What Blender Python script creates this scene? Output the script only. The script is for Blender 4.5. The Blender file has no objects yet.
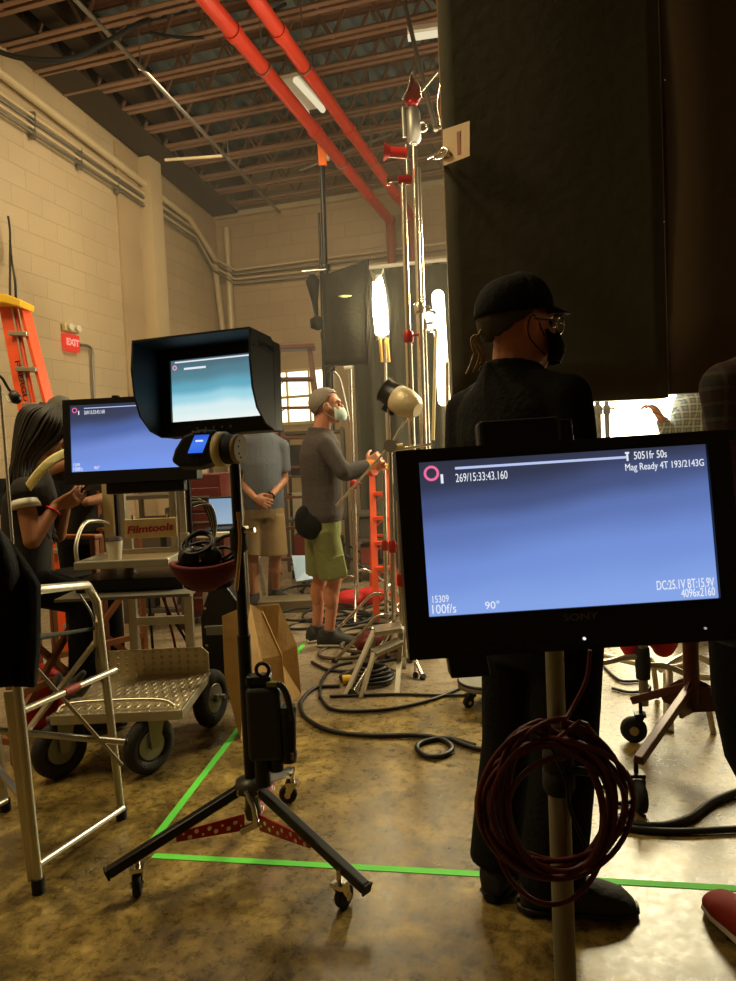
import bpy, math, random
from mathutils import Vector, Matrix, noise
random.seed(7)
S = bpy.context.scene
COL = S.collection
PI = math.pi
R = math.radians
V = Vector
# ------------------------------------------------------------------ camera
CAMZ = 1.25
PITCH = R(2.47); ROLL = R(-2.58); FPX = 708.0
CAMROT = (Matrix.Rotation(R(90) - PITCH, 3, 'X') @ Matrix.Rotation(ROLL, 3, 'Z'))
cd = bpy.data.cameras.new('camera'); cam = bpy.data.objects.new('camera', cd); COL.objects.link(cam)
cam.location = (0, 0, CAMZ); cam.rotation_euler = CAMROT.to_euler()
cd.sensor_fit = 'VERTICAL'; cd.sensor_height = 24.0; cd.lens = 24.0 * FPX / 981.0
cd.clip_start = 0.05; cd.clip_end = 100
S.camera = cam
CAMP = V((0, 0, CAMZ))
def ray(x, y):
    return CAMROT @ V(((x - 368) / FPX, (490.5 - y) / FPX, -1.0))
def at(x, y, Y):
    d = ray(x, y); return CAMP + d * (Y / d.y)
def pz(x, y, z=0.0):
    d = ray(x, y); return CAMP + d * ((z - CAMZ) / d.z)
# room frame: u to the right, w along the left wall
ANG = R(16.3)
UH = V((math.cos(ANG), -math.sin(ANG), 0)); WH = V((math.sin(ANG), math.cos(ANG), 0))
ROOM = Matrix((( UH.x, WH.x, 0, 0), (UH.y, WH.y, 0, 0), (0, 0, 1, 0), (0, 0, 0, 1)))
def rm(u, w, z): return UH * u + WH * w + V((0, 0, z))
def pwall(x, y, u=-5.0):
    d = ray(x, y); t = u / d.dot(UH); return CAMP + d * t
def pback(x, y, w):
    d = ray(x, y); t = w / d.dot(WH); return CAMP + d * t
# ------------------------------------------------------------------ materials
def lin(c):
    if isinstance(c, str):
        c = tuple(int(c[i:i + 2], 16) / 255 for i in (0, 2, 4))
    return tuple((v / 12.92 if v <= 0.04045 else ((v + 0.055) / 1.055) ** 2.4) for v in c) + (1.0,)
def mat(name, col, rough=0.5, metal=0.0, var=0.12, scale=8.0, bump=0.0, bscale=40.0, spec=0.5, trans=0.0, coat=0.0, alpha=1.0):
    m = bpy.data.materials.new(name); m.use_nodes = True
    nt = m.node_tree; n = nt.nodes; l = nt.links
    b = n['Principled BSDF']
    c = lin(col) if not (isinstance(col, tuple) and len(col) == 4) else col
    tc = n.new('ShaderNodeTexCoord')
    nz = n.new('ShaderNodeTexNoise'); nz.inputs['Scale'].default_value = scale; nz.inputs['Detail'].default_value = 3
    l.new(tc.outputs['Object'], nz.inputs['Vector'])
    mx = n.new('ShaderNodeMix'); mx.data_type = 'RGBA'
    mx.inputs[6].default_value = tuple(v * (1 - var) for v in c[:3]) + (1,)
    mx.inputs[7].default_value = tuple(min(1, v * (1 + var)) for v in c[:3]) + (1,)
    l.new(nz.outputs['Fac'], mx.inputs[0]); l.new(mx.outputs[2], b.inputs['Base Color'])
    b.inputs['Roughness'].default_value = rough; b.inputs['Metallic'].default_value = metal
    b.inputs['Specular IOR Level'].default_value = spec
    b.inputs['Transmission Weight'].default_value = trans
    b.inputs['Coat Weight'].default_value = coat
    if bump:
        n2 = n.new('ShaderNodeTexNoise'); n2.inputs['Scale'].default_value = bscale; n2.inputs['Detail'].default_value = 4
        l.new(tc.outputs['Object'], n2.inputs['Vector'])
        bp = n.new('ShaderNodeBump'); bp.inputs['Strength'].default_value = bump; bp.inputs['Distance'].default_value = 0.01
        l.new(n2.outputs['Fac'], bp.inputs['Height']); l.new(bp.outputs['Normal'], b.inputs['Normal'])
    return m
def emi(name, col, strength=1.0):
    m = bpy.data.materials.new(name); m.use_nodes = True
    nt = m.node_tree; nt.nodes.clear()
    e = nt.nodes.new('ShaderNodeEmission'); o = nt.nodes.new('ShaderNodeOutputMaterial')
    e.inputs['Color'].default_value = lin(col); e.inputs['Strength'].default_value = strength
    nt.links.new(e.outputs[0], o.inputs[0]); return m
def screen_mat(name, stops, strength=1.0, tilt=0.12):
    """a lit display: its picture is a soft sky-like ramp, with a little glass gloss"""
    m = bpy.data.materials.new(name); m.use_nodes = True
    nt = m.node_tree; n = nt.nodes; l = nt.links
    b = n['Principled BSDF']; b.inputs['Base Color'].default_value = (0.01, 0.01, 0.01, 1); b.inputs['Roughness'].default_value = 0.3
    tc = n.new('ShaderNodeTexCoord'); sp = n.new('ShaderNodeSeparateXYZ'); l.new(tc.outputs['Generated'], sp.inputs[0])
    m1 = n.new('ShaderNodeMath'); m1.operation = 'MULTIPLY'; m1.inputs[1].default_value = -tilt; l.new(sp.outputs['X'], m1.inputs[0])
    m2 = n.new('ShaderNodeMath'); m2.operation = 'ADD'; l.new(m1.outputs[0], m2.inputs[0]); l.new(sp.outputs['Z'], m2.inputs[1])
    nz = n.new('ShaderNodeTexNoise'); nz.inputs['Scale'].default_value = 2.2; l.new(tc.outputs['Generated'], nz.inputs['Vector'])
    m3 = n.new('ShaderNodeMath'); m3.operation = 'MULTIPLY_ADD'; m3.inputs[1].default_value = 0.12; l.new(nz.outputs['Fac'], m3.inputs[0]); l.new(m2.outputs[0], m3.inputs[2])
    cr = n.new('ShaderNodeValToRGB'); cr.color_ramp.interpolation = 'EASE'
    e = cr.color_ramp.elements
    while len(e) > 1: e.remove(e[-1])
    e[0].position = stops[0][0]; e[0].color = lin(stops[0][1])
    for p, c in stops[1:]:
        k = e.new(p); k.color = lin(c)
    l.new(m3.outputs[0], cr.inputs[0]); l.new(cr.outputs[0], b.inputs['Emission Color'])
    b.inputs['Emission Strength'].default_value = strength
    return m
# ------------------------------------------------------------------ mesh builder
def basis(d, up=V((0, 0, 1))):
    d = d.normalized()
    if abs(d.dot(up)) > 0.98: up = V((0, 1, 0))
    x = up.cross(d).normalized(); y = d.cross(x).normalized()
    return x, y, d
class MB:
    def __init__(s, M=None): s.v = []; s.f = []; s.sm = []; s.M = M or Matrix.Identity(4)
    def add(s, vs, fs, smooth=False):
        o = len(s.v); s.v += [s.M @ V(p) for p in vs]
        s.f += [tuple(i + o for i in f) for f in fs]; s.sm += [smooth] * len(fs); return s
    def box(s, c, d, M=None):
        hx, hy, hz = d[0] / 2, d[1] / 2, d[2] / 2; c = V(c)
        vs = [V((x * hx, y * hy, z * hz)) for z in (-1, 1) for y in (-1, 1) for x in (-1, 1)]
        vs = [(M @ p if M else p) + c for p in vs]
        return s.add(vs, [(0, 2, 3, 1), (4, 5, 7, 6), (0, 1, 5, 4), (2, 6, 7, 3), (0, 4, 6, 2), (1, 3, 7, 5)])
    def bar(s, a, b, w, h, up=V((0, 0, 1))):
        a = V(a); b = V(b); x, y, d = basis(b - a, up); vs = []
        for p in (a, b):
            for i, j in ((-1, -1), (1, -1), (1, 1), (-1, 1)): vs.append(p + x * (w / 2 * i) + y * (h / 2 * j))
        return s.add(vs, [(3, 2, 1, 0), (4, 5, 6, 7), (0, 1, 5, 4), (1, 2, 6, 5), (2, 3, 7, 6), (3, 0, 4, 7)])
    def rings(s, rs, n=16, caps=True, smooth=True, closed=False):
        """rs: list of (center, xvec, yvec) - radius included in the vectors"""
        vs = []; fs = []
        for c, x, y in rs:
            for k in range(n):
                t = 2 * PI * k / n; vs.append(c + x * math.cos(t) + y * math.sin(t))
        m = len(rs)
        for i in range(m if closed else m - 1):
            j = (i + 1) % m
            for k in range(n):
                k2 = (k + 1) % n; fs.append((i * n + k, i * n + k2, j * n + k2, j * n + k))
        s.add(vs, fs, smooth)
        if caps and not closed:
            s.add([p for p in vs[:n]], [tuple(reversed(range(n)))]); s.add([p for p in vs[-n:]], [tuple(range(n))])
        return s
    def cyl(s, a, b, r0, r1=None, n=16, caps=True):
        a = V(a); b = V(b); r1 = r0 if r1 is None else r1; x, y, d = basis(b - a)
        return s.rings([(a, x * r0, y * r0), (b, x * r1, y * r1)], n, caps)
    def prof(s, a, b, pr, n=20, caps=True):
        """lathe along a->b, pr = list of (t 0..1, radius)"""
        a = V(a); b = V(b); x, y, d = basis(b - a)
        return s.rings([(a.lerp(b, t), x * r, y * r) for t, r in pr], n, caps)
    def tube(s, pts, r, n=8, closed=False, caps=True):
        pts = [V(p) for p in pts]; m = len(pts); rs = []; px = None
        for i in range(m):
            if closed: d = pts[(i + 1) % m] - pts[i - 1]
            else: d = pts[min(i + 1, m - 1)] - pts[max(i - 1, 0)]
            if d.length < 1e-9: d = V((0, 0, 1))
            d.normalize()
            if px is None: x, y, _ = basis(d)
            else:
                x = px - d * px.dot(d)
                if x.length < 1e-6: x, y, _ = basis(d)
                x.normalize(); y = d.cross(x)
            px = x; rr = r[i] if isinstance(r, (list, tuple)) else r
            rs.append((pts[i], x * rr, y * rr))
        return s.rings(rs, n, caps, True, closed)
    def ell(s, c, r, M=None, n=16, m=10):
        c = V(c); vs = []; fs = []
        for i in range(m + 1):
            ph = PI * i / m
            for k in range(n):
                t = 2 * PI * k / n
                p = V((r[0] * math.sin(ph) * math.cos(t), r[1] * math.sin(ph) * math.sin(t), -r[2] * math.cos(ph)))
                vs.append((M @ p if M else p) + c)
        for i in range(m):
            for k in range(n):
                k2 = (k + 1) % n; fs.append((i * n + k, i * n + k2, (i + 1) * n + k2, (i + 1) * n + k))
        return s.add(vs, fs, True)
    def torus(s, c, axis, Rr, r, n=32, m=8):
        x, y, d = basis(V(axis)); c = V(c)
        return s.tube([c + x * Rr * math.cos(2 * PI * k / n) + y * Rr * math.sin(2 * PI * k / n) for k in range(n)], r, m, closed=True)
    def cap(s, a, b, ra, rb, n=14, k=4):
        """tapered capsule with round ends"""
        a = V(a); b = V(b); x, y, d = basis(b - a); rs = []
        for i in range(k):
            t = PI / 2 * i / k; rs.append((a - d * ra * math.cos(t), x * max(ra * math.sin(t), 1e-4), y * max(ra * math.sin(t), 1e-4)))
        rs += [(a, x * ra, y * ra), (b, x * rb, y * rb)]
        for i in range(1, k + 1):
            t = PI / 2 * i / k; rs.append((b + d * rb * math.sin(t), x * max(rb * math.cos(t), 1e-4), y * max(rb * math.cos(t), 1e-4)))
        return s.rings(rs, n)
    def prism(s, poly, th, M=None):
        """poly in local (x,z), extruded along y by th, centred"""
        n = len(poly); vs = [V((p[0], -th / 2, p[1])) for p in poly] + [V((p[0], th / 2, p[1])) for p in poly]
        if M: vs = [M @ p for p in vs]
        fs = [tuple(range(n)), tuple(reversed(range(n, 2 * n)))]
        for i in range(n):
            j = (i + 1) % n; fs.append((i, i + n, j + n, j))
        return s.add(vs, fs)
    def plate(s, poly, th):
        """any planar polygon of world points, thickened along its normal"""
        poly = [V(p) for p in poly]; n = len(poly)
        nn = V((0, 0, 0))
        for i in range(n): nn += (poly[i] - poly[0]).cross(poly[(i + 1) % n] - poly[0])
        nn.normalize(); a = [p + nn * th / 2 for p in poly]; b = [p - nn * th / 2 for p in poly]
        fs = [tuple(range(n)), tuple(reversed(range(n, 2 * n)))]
        for i in range(n):
            j = (i + 1) % n; fs.append((i, i + n, j + n, j))
        return s.add(a + b, fs)
    def grid(s, fn, nu, nv, smooth=True, th=0.0):
        vs = [fn(i / nu, j / nv) for j in range(nv + 1) for i in range(nu + 1)]
        fs = []
        for j in range(nv):
            for i in range(nu):
                a = j * (nu + 1) + i; fs.append((a, a + 1, a + nu + 2, a + nu + 1))
        return s.add(vs, fs, smooth)
    def build(s, name, m, parent=None, bevel=0.0, seg=2, solid=0.0, remesh=0.0, smooth=0, label=None, origin=None):
        me = bpy.data.meshes.new(name)
        if parent is not None: off = WL(parent)
        elif origin is not None: off = V(origin)
        else:
            xs = [p.x for p in s.v]; ys = [p.y for p in s.v]; zs = [p.z for p in s.v]
            off = V(((min(xs) + max(xs)) / 2, (min(ys) + max(ys)) / 2, min(zs)))
        me.from_pydata([tuple(p - off) for p in s.v], [], s.f)
        for p, k in zip(me.polygons, s.sm): p.use_smooth = k
        me.materials.append(m); me.validate()
        o = bpy.data.objects.new(name, me); COL.objects.link(o)
        if parent is not None: o.parent = parent
        else: o.location = off
        o['_w'] = list(off)
        mods = False
        if solid:
            q = o.modifiers.new('s', 'SOLIDIFY'); q.thickness = solid; q.offset = 0; mods = True
        if remesh:
            q = o.modifiers.new('r', 'REMESH'); q.mode = 'VOXEL'; q.voxel_size = remesh; q.use_smooth_shade = True; mods = True
            if smooth:
                q = o.modifiers.new('sm', 'SMOOTH'); q.iterations = smooth; q.factor = 0.5
        if bevel:
            q = o.modifiers.new('b', 'BEVEL'); q.width = bevel; q.segments = seg; q.limit_method = 'ANGLE'; q.angle_limit = R(40); mods = True
        if mods:
            dg = bpy.context.evaluated_depsgraph_get(); dg.update()
            nm = bpy.data.meshes.new_from_object(o.evaluated_get(dg)); nm.name = name
            o.modifiers.clear(); o.data = nm
        if label: o['label'] = label
        return o
def WL(o):
    return V(o['_w']) if '_w' in o.keys() else V(o.location)
def thing(name, label, cat, loc=(0, 0, 0), group=None):
    o = bpy.data.objects.new(name, None); COL.objects.link(o); o.location = loc; o['_w'] = list(loc)
    o.empty_display_size = 0.1
    o['label'] = label; o['category'] = cat
    if group: o['group'] = group
    return o
def tag(o, label, cat, group=None, kind=None):
    o['label'] = label; o['category'] = cat
    if group: o['group'] = group
    if kind: o['kind'] = kind
    return o
def struct(o, label=None):
    o['kind'] = 'structure'
    if label: o['label'] = label
    return o
def children(o): return [c for c in bpy.data.objects if c.parent == o]
def copy_tree(o, parent=None):
    c = o.copy(); COL.objects.link(c)
    if parent is not None: c.parent = parent
    for ch in children(o): copy_tree(ch, c)
    return c
def frame(loc, yaw=0, pitch=0, roll=0):
    """local x right, y away, z up; yaw>0 turns counter-clockwise seen from above, pitch>0 leans the top away"""
    return Matrix.Translation(V(loc)) @ Matrix.Rotation(yaw, 4, 'Z') @ Matrix.Rotation(-pitch, 4, 'X') @ Matrix.Rotation(roll, 4, 'Y')
def text(name, body, M, size, m, parent=None, align='LEFT', ext=0.0006, bold=0.0, label=None, shear=0.0, fit=None):
    cu = bpy.data.curves.new(name, 'FONT'); cu.body = body; cu.size = size; cu.extrude = ext; cu.offset = bold
    cu.align_x = align; cu.align_y = 'CENTER'; cu.shear = shear; cu.resolution_u = 3
    t = bpy.data.objects.new(name, cu); COL.objects.link(t)
    dg = bpy.context.evaluated_depsgraph_get(); dg.update()
    me = bpy.data.meshes.new_from_object(t.evaluated_get(dg)); me.name = name
    bpy.data.objects.remove(t)
    if fit:
        xs = [v.co.x for v in me.vertices]; ys = [v.co.y for v in me.vertices]; k = fit[0] / max(max(xs) - min(xs), 1e-6); ky = (fit[1] / max(max(ys) - min(ys), 1e-6)) if len(fit) > 1 else k
        me.transform(Matrix.Diagonal((k, ky, 1, 1)) @ Matrix.Translation((-(min(xs) if align == 'LEFT' else max(xs) if align == 'RIGHT' else (min(xs) + max(xs)) / 2), -(min(ys) + max(ys)) / 2, 0)))
    off = WL(parent) if parent is not None else V((0, 0, 0))
    me.transform(Matrix.Translation(-off) @ M @ Matrix.Rotation(R(90), 4, 'X'))
    me.materials.clear(); me.materials.append(m)
    o = bpy.data.objects.new(name, me); COL.objects.link(o)
    if parent is not None: o.parent = parent
    o['_w'] = list(off)
    if label: o['label'] = label
    return o
def smoothpts(pts, k=6, closed=False):
    pts = [V(p) for p in pts]; n = len(pts); out = []
    for i in range(n if closed else n - 1):
        p0 = pts[(i - 1) % n] if closed else pts[max(i - 1, 0)]
        p1 = pts[i]; p2 = pts[(i + 1) % n]; p3 = pts[(i + 2) % n] if closed else pts[min(i + 2, n - 1)]
        for j in range(k):
            t = j / k
            out.append(0.5 * ((2 * p1) + (p2 - p0) * t + (2 * p0 - 5 * p1 + 4 * p2 - p3) * t * t + (3 * p1 - p0 - 3 * p2 + p3) * t ** 3))
    if not closed: out.append(pts[-1])
    return out
# ------------------------------------------------------------------ palette
M = {}
M['black'] = mat('matte black plastic', (.045, .045, .045), .45, spec=.35)
M['black_metal'] = mat('black painted metal', (.06, .06, .06), .35, .3)
M['hood'] = mat('blue black hood panel', (.10, .13, .15), .55)
M['chrome'] = mat('polished steel', (.82, .80, .76), .22, 1.0, var=.05)
M['alu'] = mat('brushed aluminium', (.74, .72, .66), .36, .9, var=.08, scale=20)
M['steel'] = mat('galvanised steel', (.55, .54, .50), .45, .8)
M['red_metal'] = mat('red anodised metal', (.62, .07, .08), .35, .4)
M['dark_red'] = mat('dark red painted steel', (.36, .07, .06), .4, .2)
M['red_plastic'] = mat('red plastic', (.80, .13, .10), .4)
M['red_cloth'] = mat('red nylon cloth', (.75, .06, .07), .7, bump=.3, bscale=60)
M['rubber'] = mat('black rubber', (.05, .048, .045), .75, bump=.2, bscale=80)
M['tyre'] = mat('grey black tyre rubber', (.13, .12, .10), .8, bump=.4, bscale=120)
M['skin'] = mat('light skin', (.72, .46, .34), .5, var=.06, scale=12)
M['skin_red'] = mat('ruddy skin', (.76, .50, .38), .5, var=.06, scale=12)
M['skin_tan'] = mat('tan skin', (.60, .40, .28), .5, var=.06)
M['grey_hair'] = mat('short grey hair', (.45, .41, .36), .8, var=.35, scale=90, bump=.8, bscale=140)
M['brown_hair'] = mat('long dark brown hair', (.12, .085, .06), .55, var=.5, scale=60, bump=.8, bscale=120)
M['blonde_hair'] = mat('grey blonde hair', (.60, .48, .30), .6, var=.3, scale=60)
M['black_cloth'] = mat('black cotton', (.055, .055, .055), .9, bump=.4, bscale=70, spec=.2)
M['black_drape'] = mat('black duvetyne cloth', (.13, .125, .105), .95, bump=.5, bscale=30, spec=.15)
M['grey_knit'] = mat('charcoal knit', (.30, .275, .275), .9, var=.2, scale=40, bump=.5, bscale=50, spec=.2)
M['polo'] = mat('blue grey jersey', (.34, .36, .40), .9, bump=.4, bscale=40, spec=.2)
M['khaki'] = mat('khaki twill', (.50, .42, .29), .9, bump=.4, bscale=40, spec=.2)
M['green_cloth'] = mat('olive green twill', (.50, .52, .33), .9, var=.2, bump=.5, bscale=30, spec=.2)
M['mask'] = mat('pale blue paper mask', (.78, .88, .86), .8)
M['shoe'] = mat('dark suede shoe', (.14, .13, .12), .8, bump=.4)
M['white_rubber'] = mat('off white rubber', (.70, .66, .58), .7)
M['cream'] = mat('cream plastic', (.80, .74, .52), .5)
M['paper'] = mat('white paper', (.82, .80, .74), .8)
M['kraft'] = mat('brown kraft paper', (.76, .60, .36), .8, var=.15, bump=.5, bscale=15)
M['wood'] = mat('honey wood', (.55, .34, .18), .5, var=.25, scale=14)
M['sign_wood'] = mat('pale plywood board', (.82, .73, .54), .5, var=.15, scale=14)
M['orange'] = mat('orange fibreglass', (.93, .32, .10), .45)
M['orange_clamp'] = mat('bright orange plastic', (.98, .45, .05), .45)
M['yellow'] = mat('yellow plastic', (.93, .74, .15), .45)
M['brown_rail'] = mat('brown red ladder rail', (.36, .20, .15), .5)
M['white_glow'] = emi('white display text', 'e8ecf5', 1.0)
M['dark_ink'] = mat('dark ink', (.15, .08, .06), .6)
M['red_ink'] = mat('red ink', (.65, .10, .08), .6)
def hair_mat(name, col, stretch=(70, 70, 5), var=.45):
    m = mat(name, col, .55, var=var, scale=1)
    nt = m.node_tree; tcn = [q for q in nt.nodes if q.type == 'TEX_COORD'][0]; nzn = [q for q in nt.nodes if q.type == 'TEX_NOISE'][0]
    mp = nt.nodes.new('ShaderNodeMapping'); mp.inputs['Scale'].default_value = stretch; nt.links.new(tcn.outputs['Object'], mp.inputs['Vector']); nt.links.new(mp.outputs[0], nzn.inputs['Vector'])
    bp = nt.nodes.new('ShaderNodeBump'); bp.inputs['Strength'].default_value = .5; bp.inputs['Distance'].default_value = .004
    nt.links.new(nzn.outputs['Fac'], bp.inputs['Height']); nt.links.new(bp.outputs[0], nt.nodes['Principled BSDF'].inputs['Normal']); return m
M['grey_hair'] = hair_mat('short grey hair', (.50, .46, .41), (220, 220, 120), .7); M['brown_hair'] = hair_mat('long dark brown hair', (.11, .075, .05))
# ------------------------------------------------------------------ wall paint (painted concrete block)
def block_mat(name, col, ax):
    m = bpy.data.materials.new(name); m.use_nodes = True
    nt = m.node_tree; n = nt.nodes; l = nt.links; b = n['Principled BSDF']
    tc = n.new('ShaderNodeTexCoord'); sp_ = n.new('ShaderNodeSeparateXYZ'); l.new(tc.outputs['Object'], sp_.inputs[0])
    mp = n.new('ShaderNodeCombineXYZ'); l.new(sp_.outputs[ax], mp.inputs[0]); l.new(sp_.outputs['Z'], mp.inputs[1])
    br = n.new('ShaderNodeTexBrick'); br.inputs['Scale'].default_value = 1.0
    br.inputs['Brick Width'].default_value = .4; br.inputs['Row Height'].default_value = .2; br.inputs['Mortar Size'].default_value = .006
    br.inputs['Mortar Smooth'].default_value = .3
    br.inputs['Color1'].default_value = (1, 1, 1, 1); br.inputs['Color2'].default_value = (.93, .93, .93, 1); br.inputs['Mortar'].default_value = (.86, .86, .86, 1)
    l.new(mp.outputs[0], br.inputs['Vector'])
    nz = n.new('ShaderNodeTexNoise'); nz.inputs['Scale'].default_value = .9; nz.inputs['Detail'].default_value = 5; l.new(tc.outputs['Object'], nz.inputs['Vector'])
    cr = n.new('ShaderNodeValToRGB'); cr.color_ramp.elements[0].position = .3; cr.color_ramp.elements[1].position = .7
    c = lin(col); cr.color_ramp.elements[0].color = tuple(v * .86 for v in c[:3]) + (1,); cr.color_ramp.elements[1].color = c
    l.new(nz.outputs['Fac'], cr.inputs[0])
    mx = n.new('ShaderNodeMix'); mx.data_type = 'RGBA'; mx.blend_type = 'MULTIPLY'; mx.inputs[0].default_value = 1
    l.new(cr.outputs[0], mx.inputs[6]); l.new(br.outputs['Color'], mx.inputs[7]); l.new(mx.outputs[2], b.inputs['Base Color'])
    n2 = n.new('ShaderNodeTexNoise'); n2.inputs['Scale'].default_value = 25; l.new(tc.outputs['Object'], n2.inputs['Vector'])
    ad = n.new('ShaderNodeMath'); ad.operation = 'MULTIPLY_ADD'; ad.inputs[1].default_value = -1.0; l.new(br.outputs['Fac'], ad.inputs[0]); 
    sc = n.new('ShaderNodeMath'); sc.operation = 'MULTIPLY'; sc.inputs[1].default_value = .35; l.new(n2.outputs['Fac'], sc.inputs[0]); l.new(sc.outputs[0], ad.inputs[2])
    bp = n.new('ShaderNodeBump'); bp.inputs['Strength'].default_value = .6; bp.inputs['Distance'].default_value = .008
    l.new(ad.outputs[0], bp.inputs['Height']); l.new(bp.outputs[0], b.inputs['Normal'])
    b.inputs['Roughness'].default_value = .45
    return m
WALLC = (.76, .68, .54)
wm_l = block_mat('cream painted block wall left', WALLC, 'Y')
wm_b = block_mat('cream painted block wall back', (.72, .63, .50), 'X')
def room_obj(o):
    o.matrix_world = ROOM.copy(); return o
# walls are built in room coordinates, then the object is turned
def rbuild(mb, name, m, bevel=0):
    o = mb.build(name, m, origin=(0, 0, 0), bevel=bevel); o.matrix_world = ROOM.copy(); o['kind'] = 'structure'; return o
BW = 9.68; H = 6.9;
def RZ(w): return .07 * (9.5 - w)
UR = 7.0; WF = -4.0
def wall_mesh(u0, w0, u1, w1, z0=0, z1=H): 
    return MB().box(((u0 + u1) / 2, (w0 + w1) / 2, (z0 + z1) / 2), (abs(u1 - u0), abs(w1 - w0), z1 - z0))
rbuild(wall_mesh(-5.2, WF, -5.0, BW + .2), 'wall_left', wm_l)
rbuild(wall_mesh(-5.0, BW, UR, BW + .2), 'wall_back', wm_b)
rbuild(wall_mesh(UR, WF, UR + .2, BW + .2), 'wall_right', wm_l)
rbuild(wall_mesh(-5.2, WF - .2, UR + .2, WF), 'wall_front', wm_b)
# floor: stained, sealed concrete, mottled brown where it was stained, greyer near the back
fm = bpy.data.materials.new('stained sealed concrete'); fm.use_nodes = True
nt = fm.node_tree; n = nt.nodes; l = nt.links; b = n['Principled BSDF']
tc = n.new('ShaderNodeTexCoord')
def NZ(scale, detail=5, rough=.6, dist=0.0):
    q = n.new('ShaderNodeTexNoise'); q.inputs['Scale'].default_value = scale; q.inputs['Detail'].default_value = detail
    q.inputs['Roughness'].default_value = rough; q.inputs['Distortion'].default_value = dist; l.new(tc.outputs['Object'], q.inputs['Vector']); return q
def RAMP(src, stops):
    q = n.new('ShaderNodeValToRGB'); e = q.color_ramp.elements
    e[0].position, e[0].color = stops[0]; e[1].position, e[1].color = stops[-1]
    for p, c in stops[1:-1]:
        k = e.new(p); k.color = c
    l.new(src, q.inputs[0]); return q
n1 = NZ(5.0, 10, .78, .4); n3 = NZ(26, 8, .75, .2); 
c1 = RAMP(n1.outputs['Fac'], [(.34, lin((.24, .195, .095))), (.5, lin((.46, .385, .205))), (.66, lin((.67, .575, .33)))])
c3 = RAMP(n3.outputs['Fac'], [(.36, (.50, .49, .46, 1)), (.60, (1.15, 1.13, 1.05, 1))])
mxa = n.new('ShaderNodeMix'); mxa.data_type = 'RGBA'; mxa.blend_type = 'MULTIPLY'; mxa.inputs[0].default_value = 1
l.new(c1.outputs[0], mxa.inputs[6]); l.new(c3.outputs[0], mxa.inputs[7])
# unstained grey slab further back
sep = n.new('ShaderNodeSeparateXYZ'); l.new(tc.outputs['Object'], sep.inputs[0])
nb = NZ(1.3, 3); ms = n.new('ShaderNodeMath'); ms.operation = 'MULTIPLY_ADD'; ms.inputs[1].default_value = .8; l.new(nb.outputs['Fac'], ms.inputs[0])
mu_ = n.new('ShaderNodeMath'); mu_.operation = 'MULTIPLY_ADD'; mu_.inputs[1].default_value = -.55; l.new(sep.outputs['X'], mu_.inputs[0]); l.new(sep.outputs['Y'], mu_.inputs[2]); l.new(mu_.outputs[0], ms.inputs[2])
mg = n.new('ShaderNodeMapRange'); mg.inputs['From Min'].default_value = 4.2; mg.inputs['From Max'].default_value = 4.6; l.new(ms.outputs[0], mg.inputs['Value'])
g1 = RAMP(n1.outputs['Fac'], [(.3, lin((.47, .41, .33))), (.7, lin((.60, .54, .44)))])
mxb = n.new('ShaderNodeMix'); mxb.data_type = 'RGBA'; l.new(mg.outputs[0], mxb.inputs[0]); l.new(mxa.outputs[2], mxb.inputs[6]); l.new(g1.outputs[0], mxb.inputs[7])
# fine dark scratches and cracks
vo = n.new('ShaderNodeTexVoronoi'); vo.feature = 'DISTANCE_TO_EDGE'; vo.inputs['Scale'].default_value = 1.1
wn = NZ(4, 4); vm = n.new('ShaderNodeVectorMath'); vm.operation = 'MULTIPLY_ADD'; vm.inputs[1].default_value = (.35, .35, 0)
l.new(wn.outputs['Color'], vm.inputs[0]); l.new(tc.outputs['Object'], vm.inputs[2]); l.new(vm.outputs[0], vo.inputs['Vector'])
ck = RAMP(vo.outputs['Distance'], [(0.0, (.55, .55, .55, 1)), (.006, (1, 1, 1, 1))])
mxc = n.new('ShaderNodeMix'); mxc.data_type = 'RGBA'; mxc.blend_type = 'MULTIPLY'; mxc.inputs[0].default_value = 1
l.new(mxb.outputs[2], mxc.inputs[6]); l.new(ck.outputs[0], mxc.inputs[7]); l.new(mxc.outputs[2], b.inputs['Base Color'])
rr = RAMP(n3.outputs['Fac'], [(.3, (.20, .20, .20, 1)), (.7, (.40, .40, .40, 1))]); l.new(rr.outputs[0], b.inputs['Roughness'])
bp = n.new('ShaderNodeBump'); bp.inputs['Strength'].default_value = .16; bp.inputs['Distance'].default_value = .01
l.new(n1.outputs['Fac'], bp.inputs['Height']); l.new(bp.outputs[0], b.inputs['Normal'])
b.inputs['Specular IOR Level'].default_value = .55
fl = MB().box(((UR - 5) / 2, (BW + WF) / 2, -.1), (UR + 5.4, BW - WF + .4, .2)); rbuild(fl, 'floor', fm)
# ceiling: corrugated galvanised deck
cm = mat('galvanised roof deck', (.52, .58, .60), .45, .3, var=.3, scale=1.5)
cb = MB(); pts = []; u = -5.2
while u < UR + .2:
    pts += [(u, 5.50), (u + .09, 5.50), (u + .12, 5.56), (u + .19, 5.56)]; u += .22
for (ua, za), (ub, zb) in zip(pts[:-1], pts[1:]):
    cb.add([(ua, WF, za + RZ(WF)), (ub, WF, zb + RZ(WF)), (ub, BW + .2, zb + RZ(BW)), (ua, BW + .2, za + RZ(BW))], [(0, 1, 2, 3)])
cb.add([(-5.2, WF, 5.7 + RZ(WF)), (UR + .2, WF, 5.7 + RZ(WF)), (UR + .2, BW + .2, 5.7 + RZ(BW)), (-5.2, BW + .2, 5.7 + RZ(BW))], [(0, 1, 2, 3)])
rbuild(cb, 'ceiling', cm)
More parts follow.
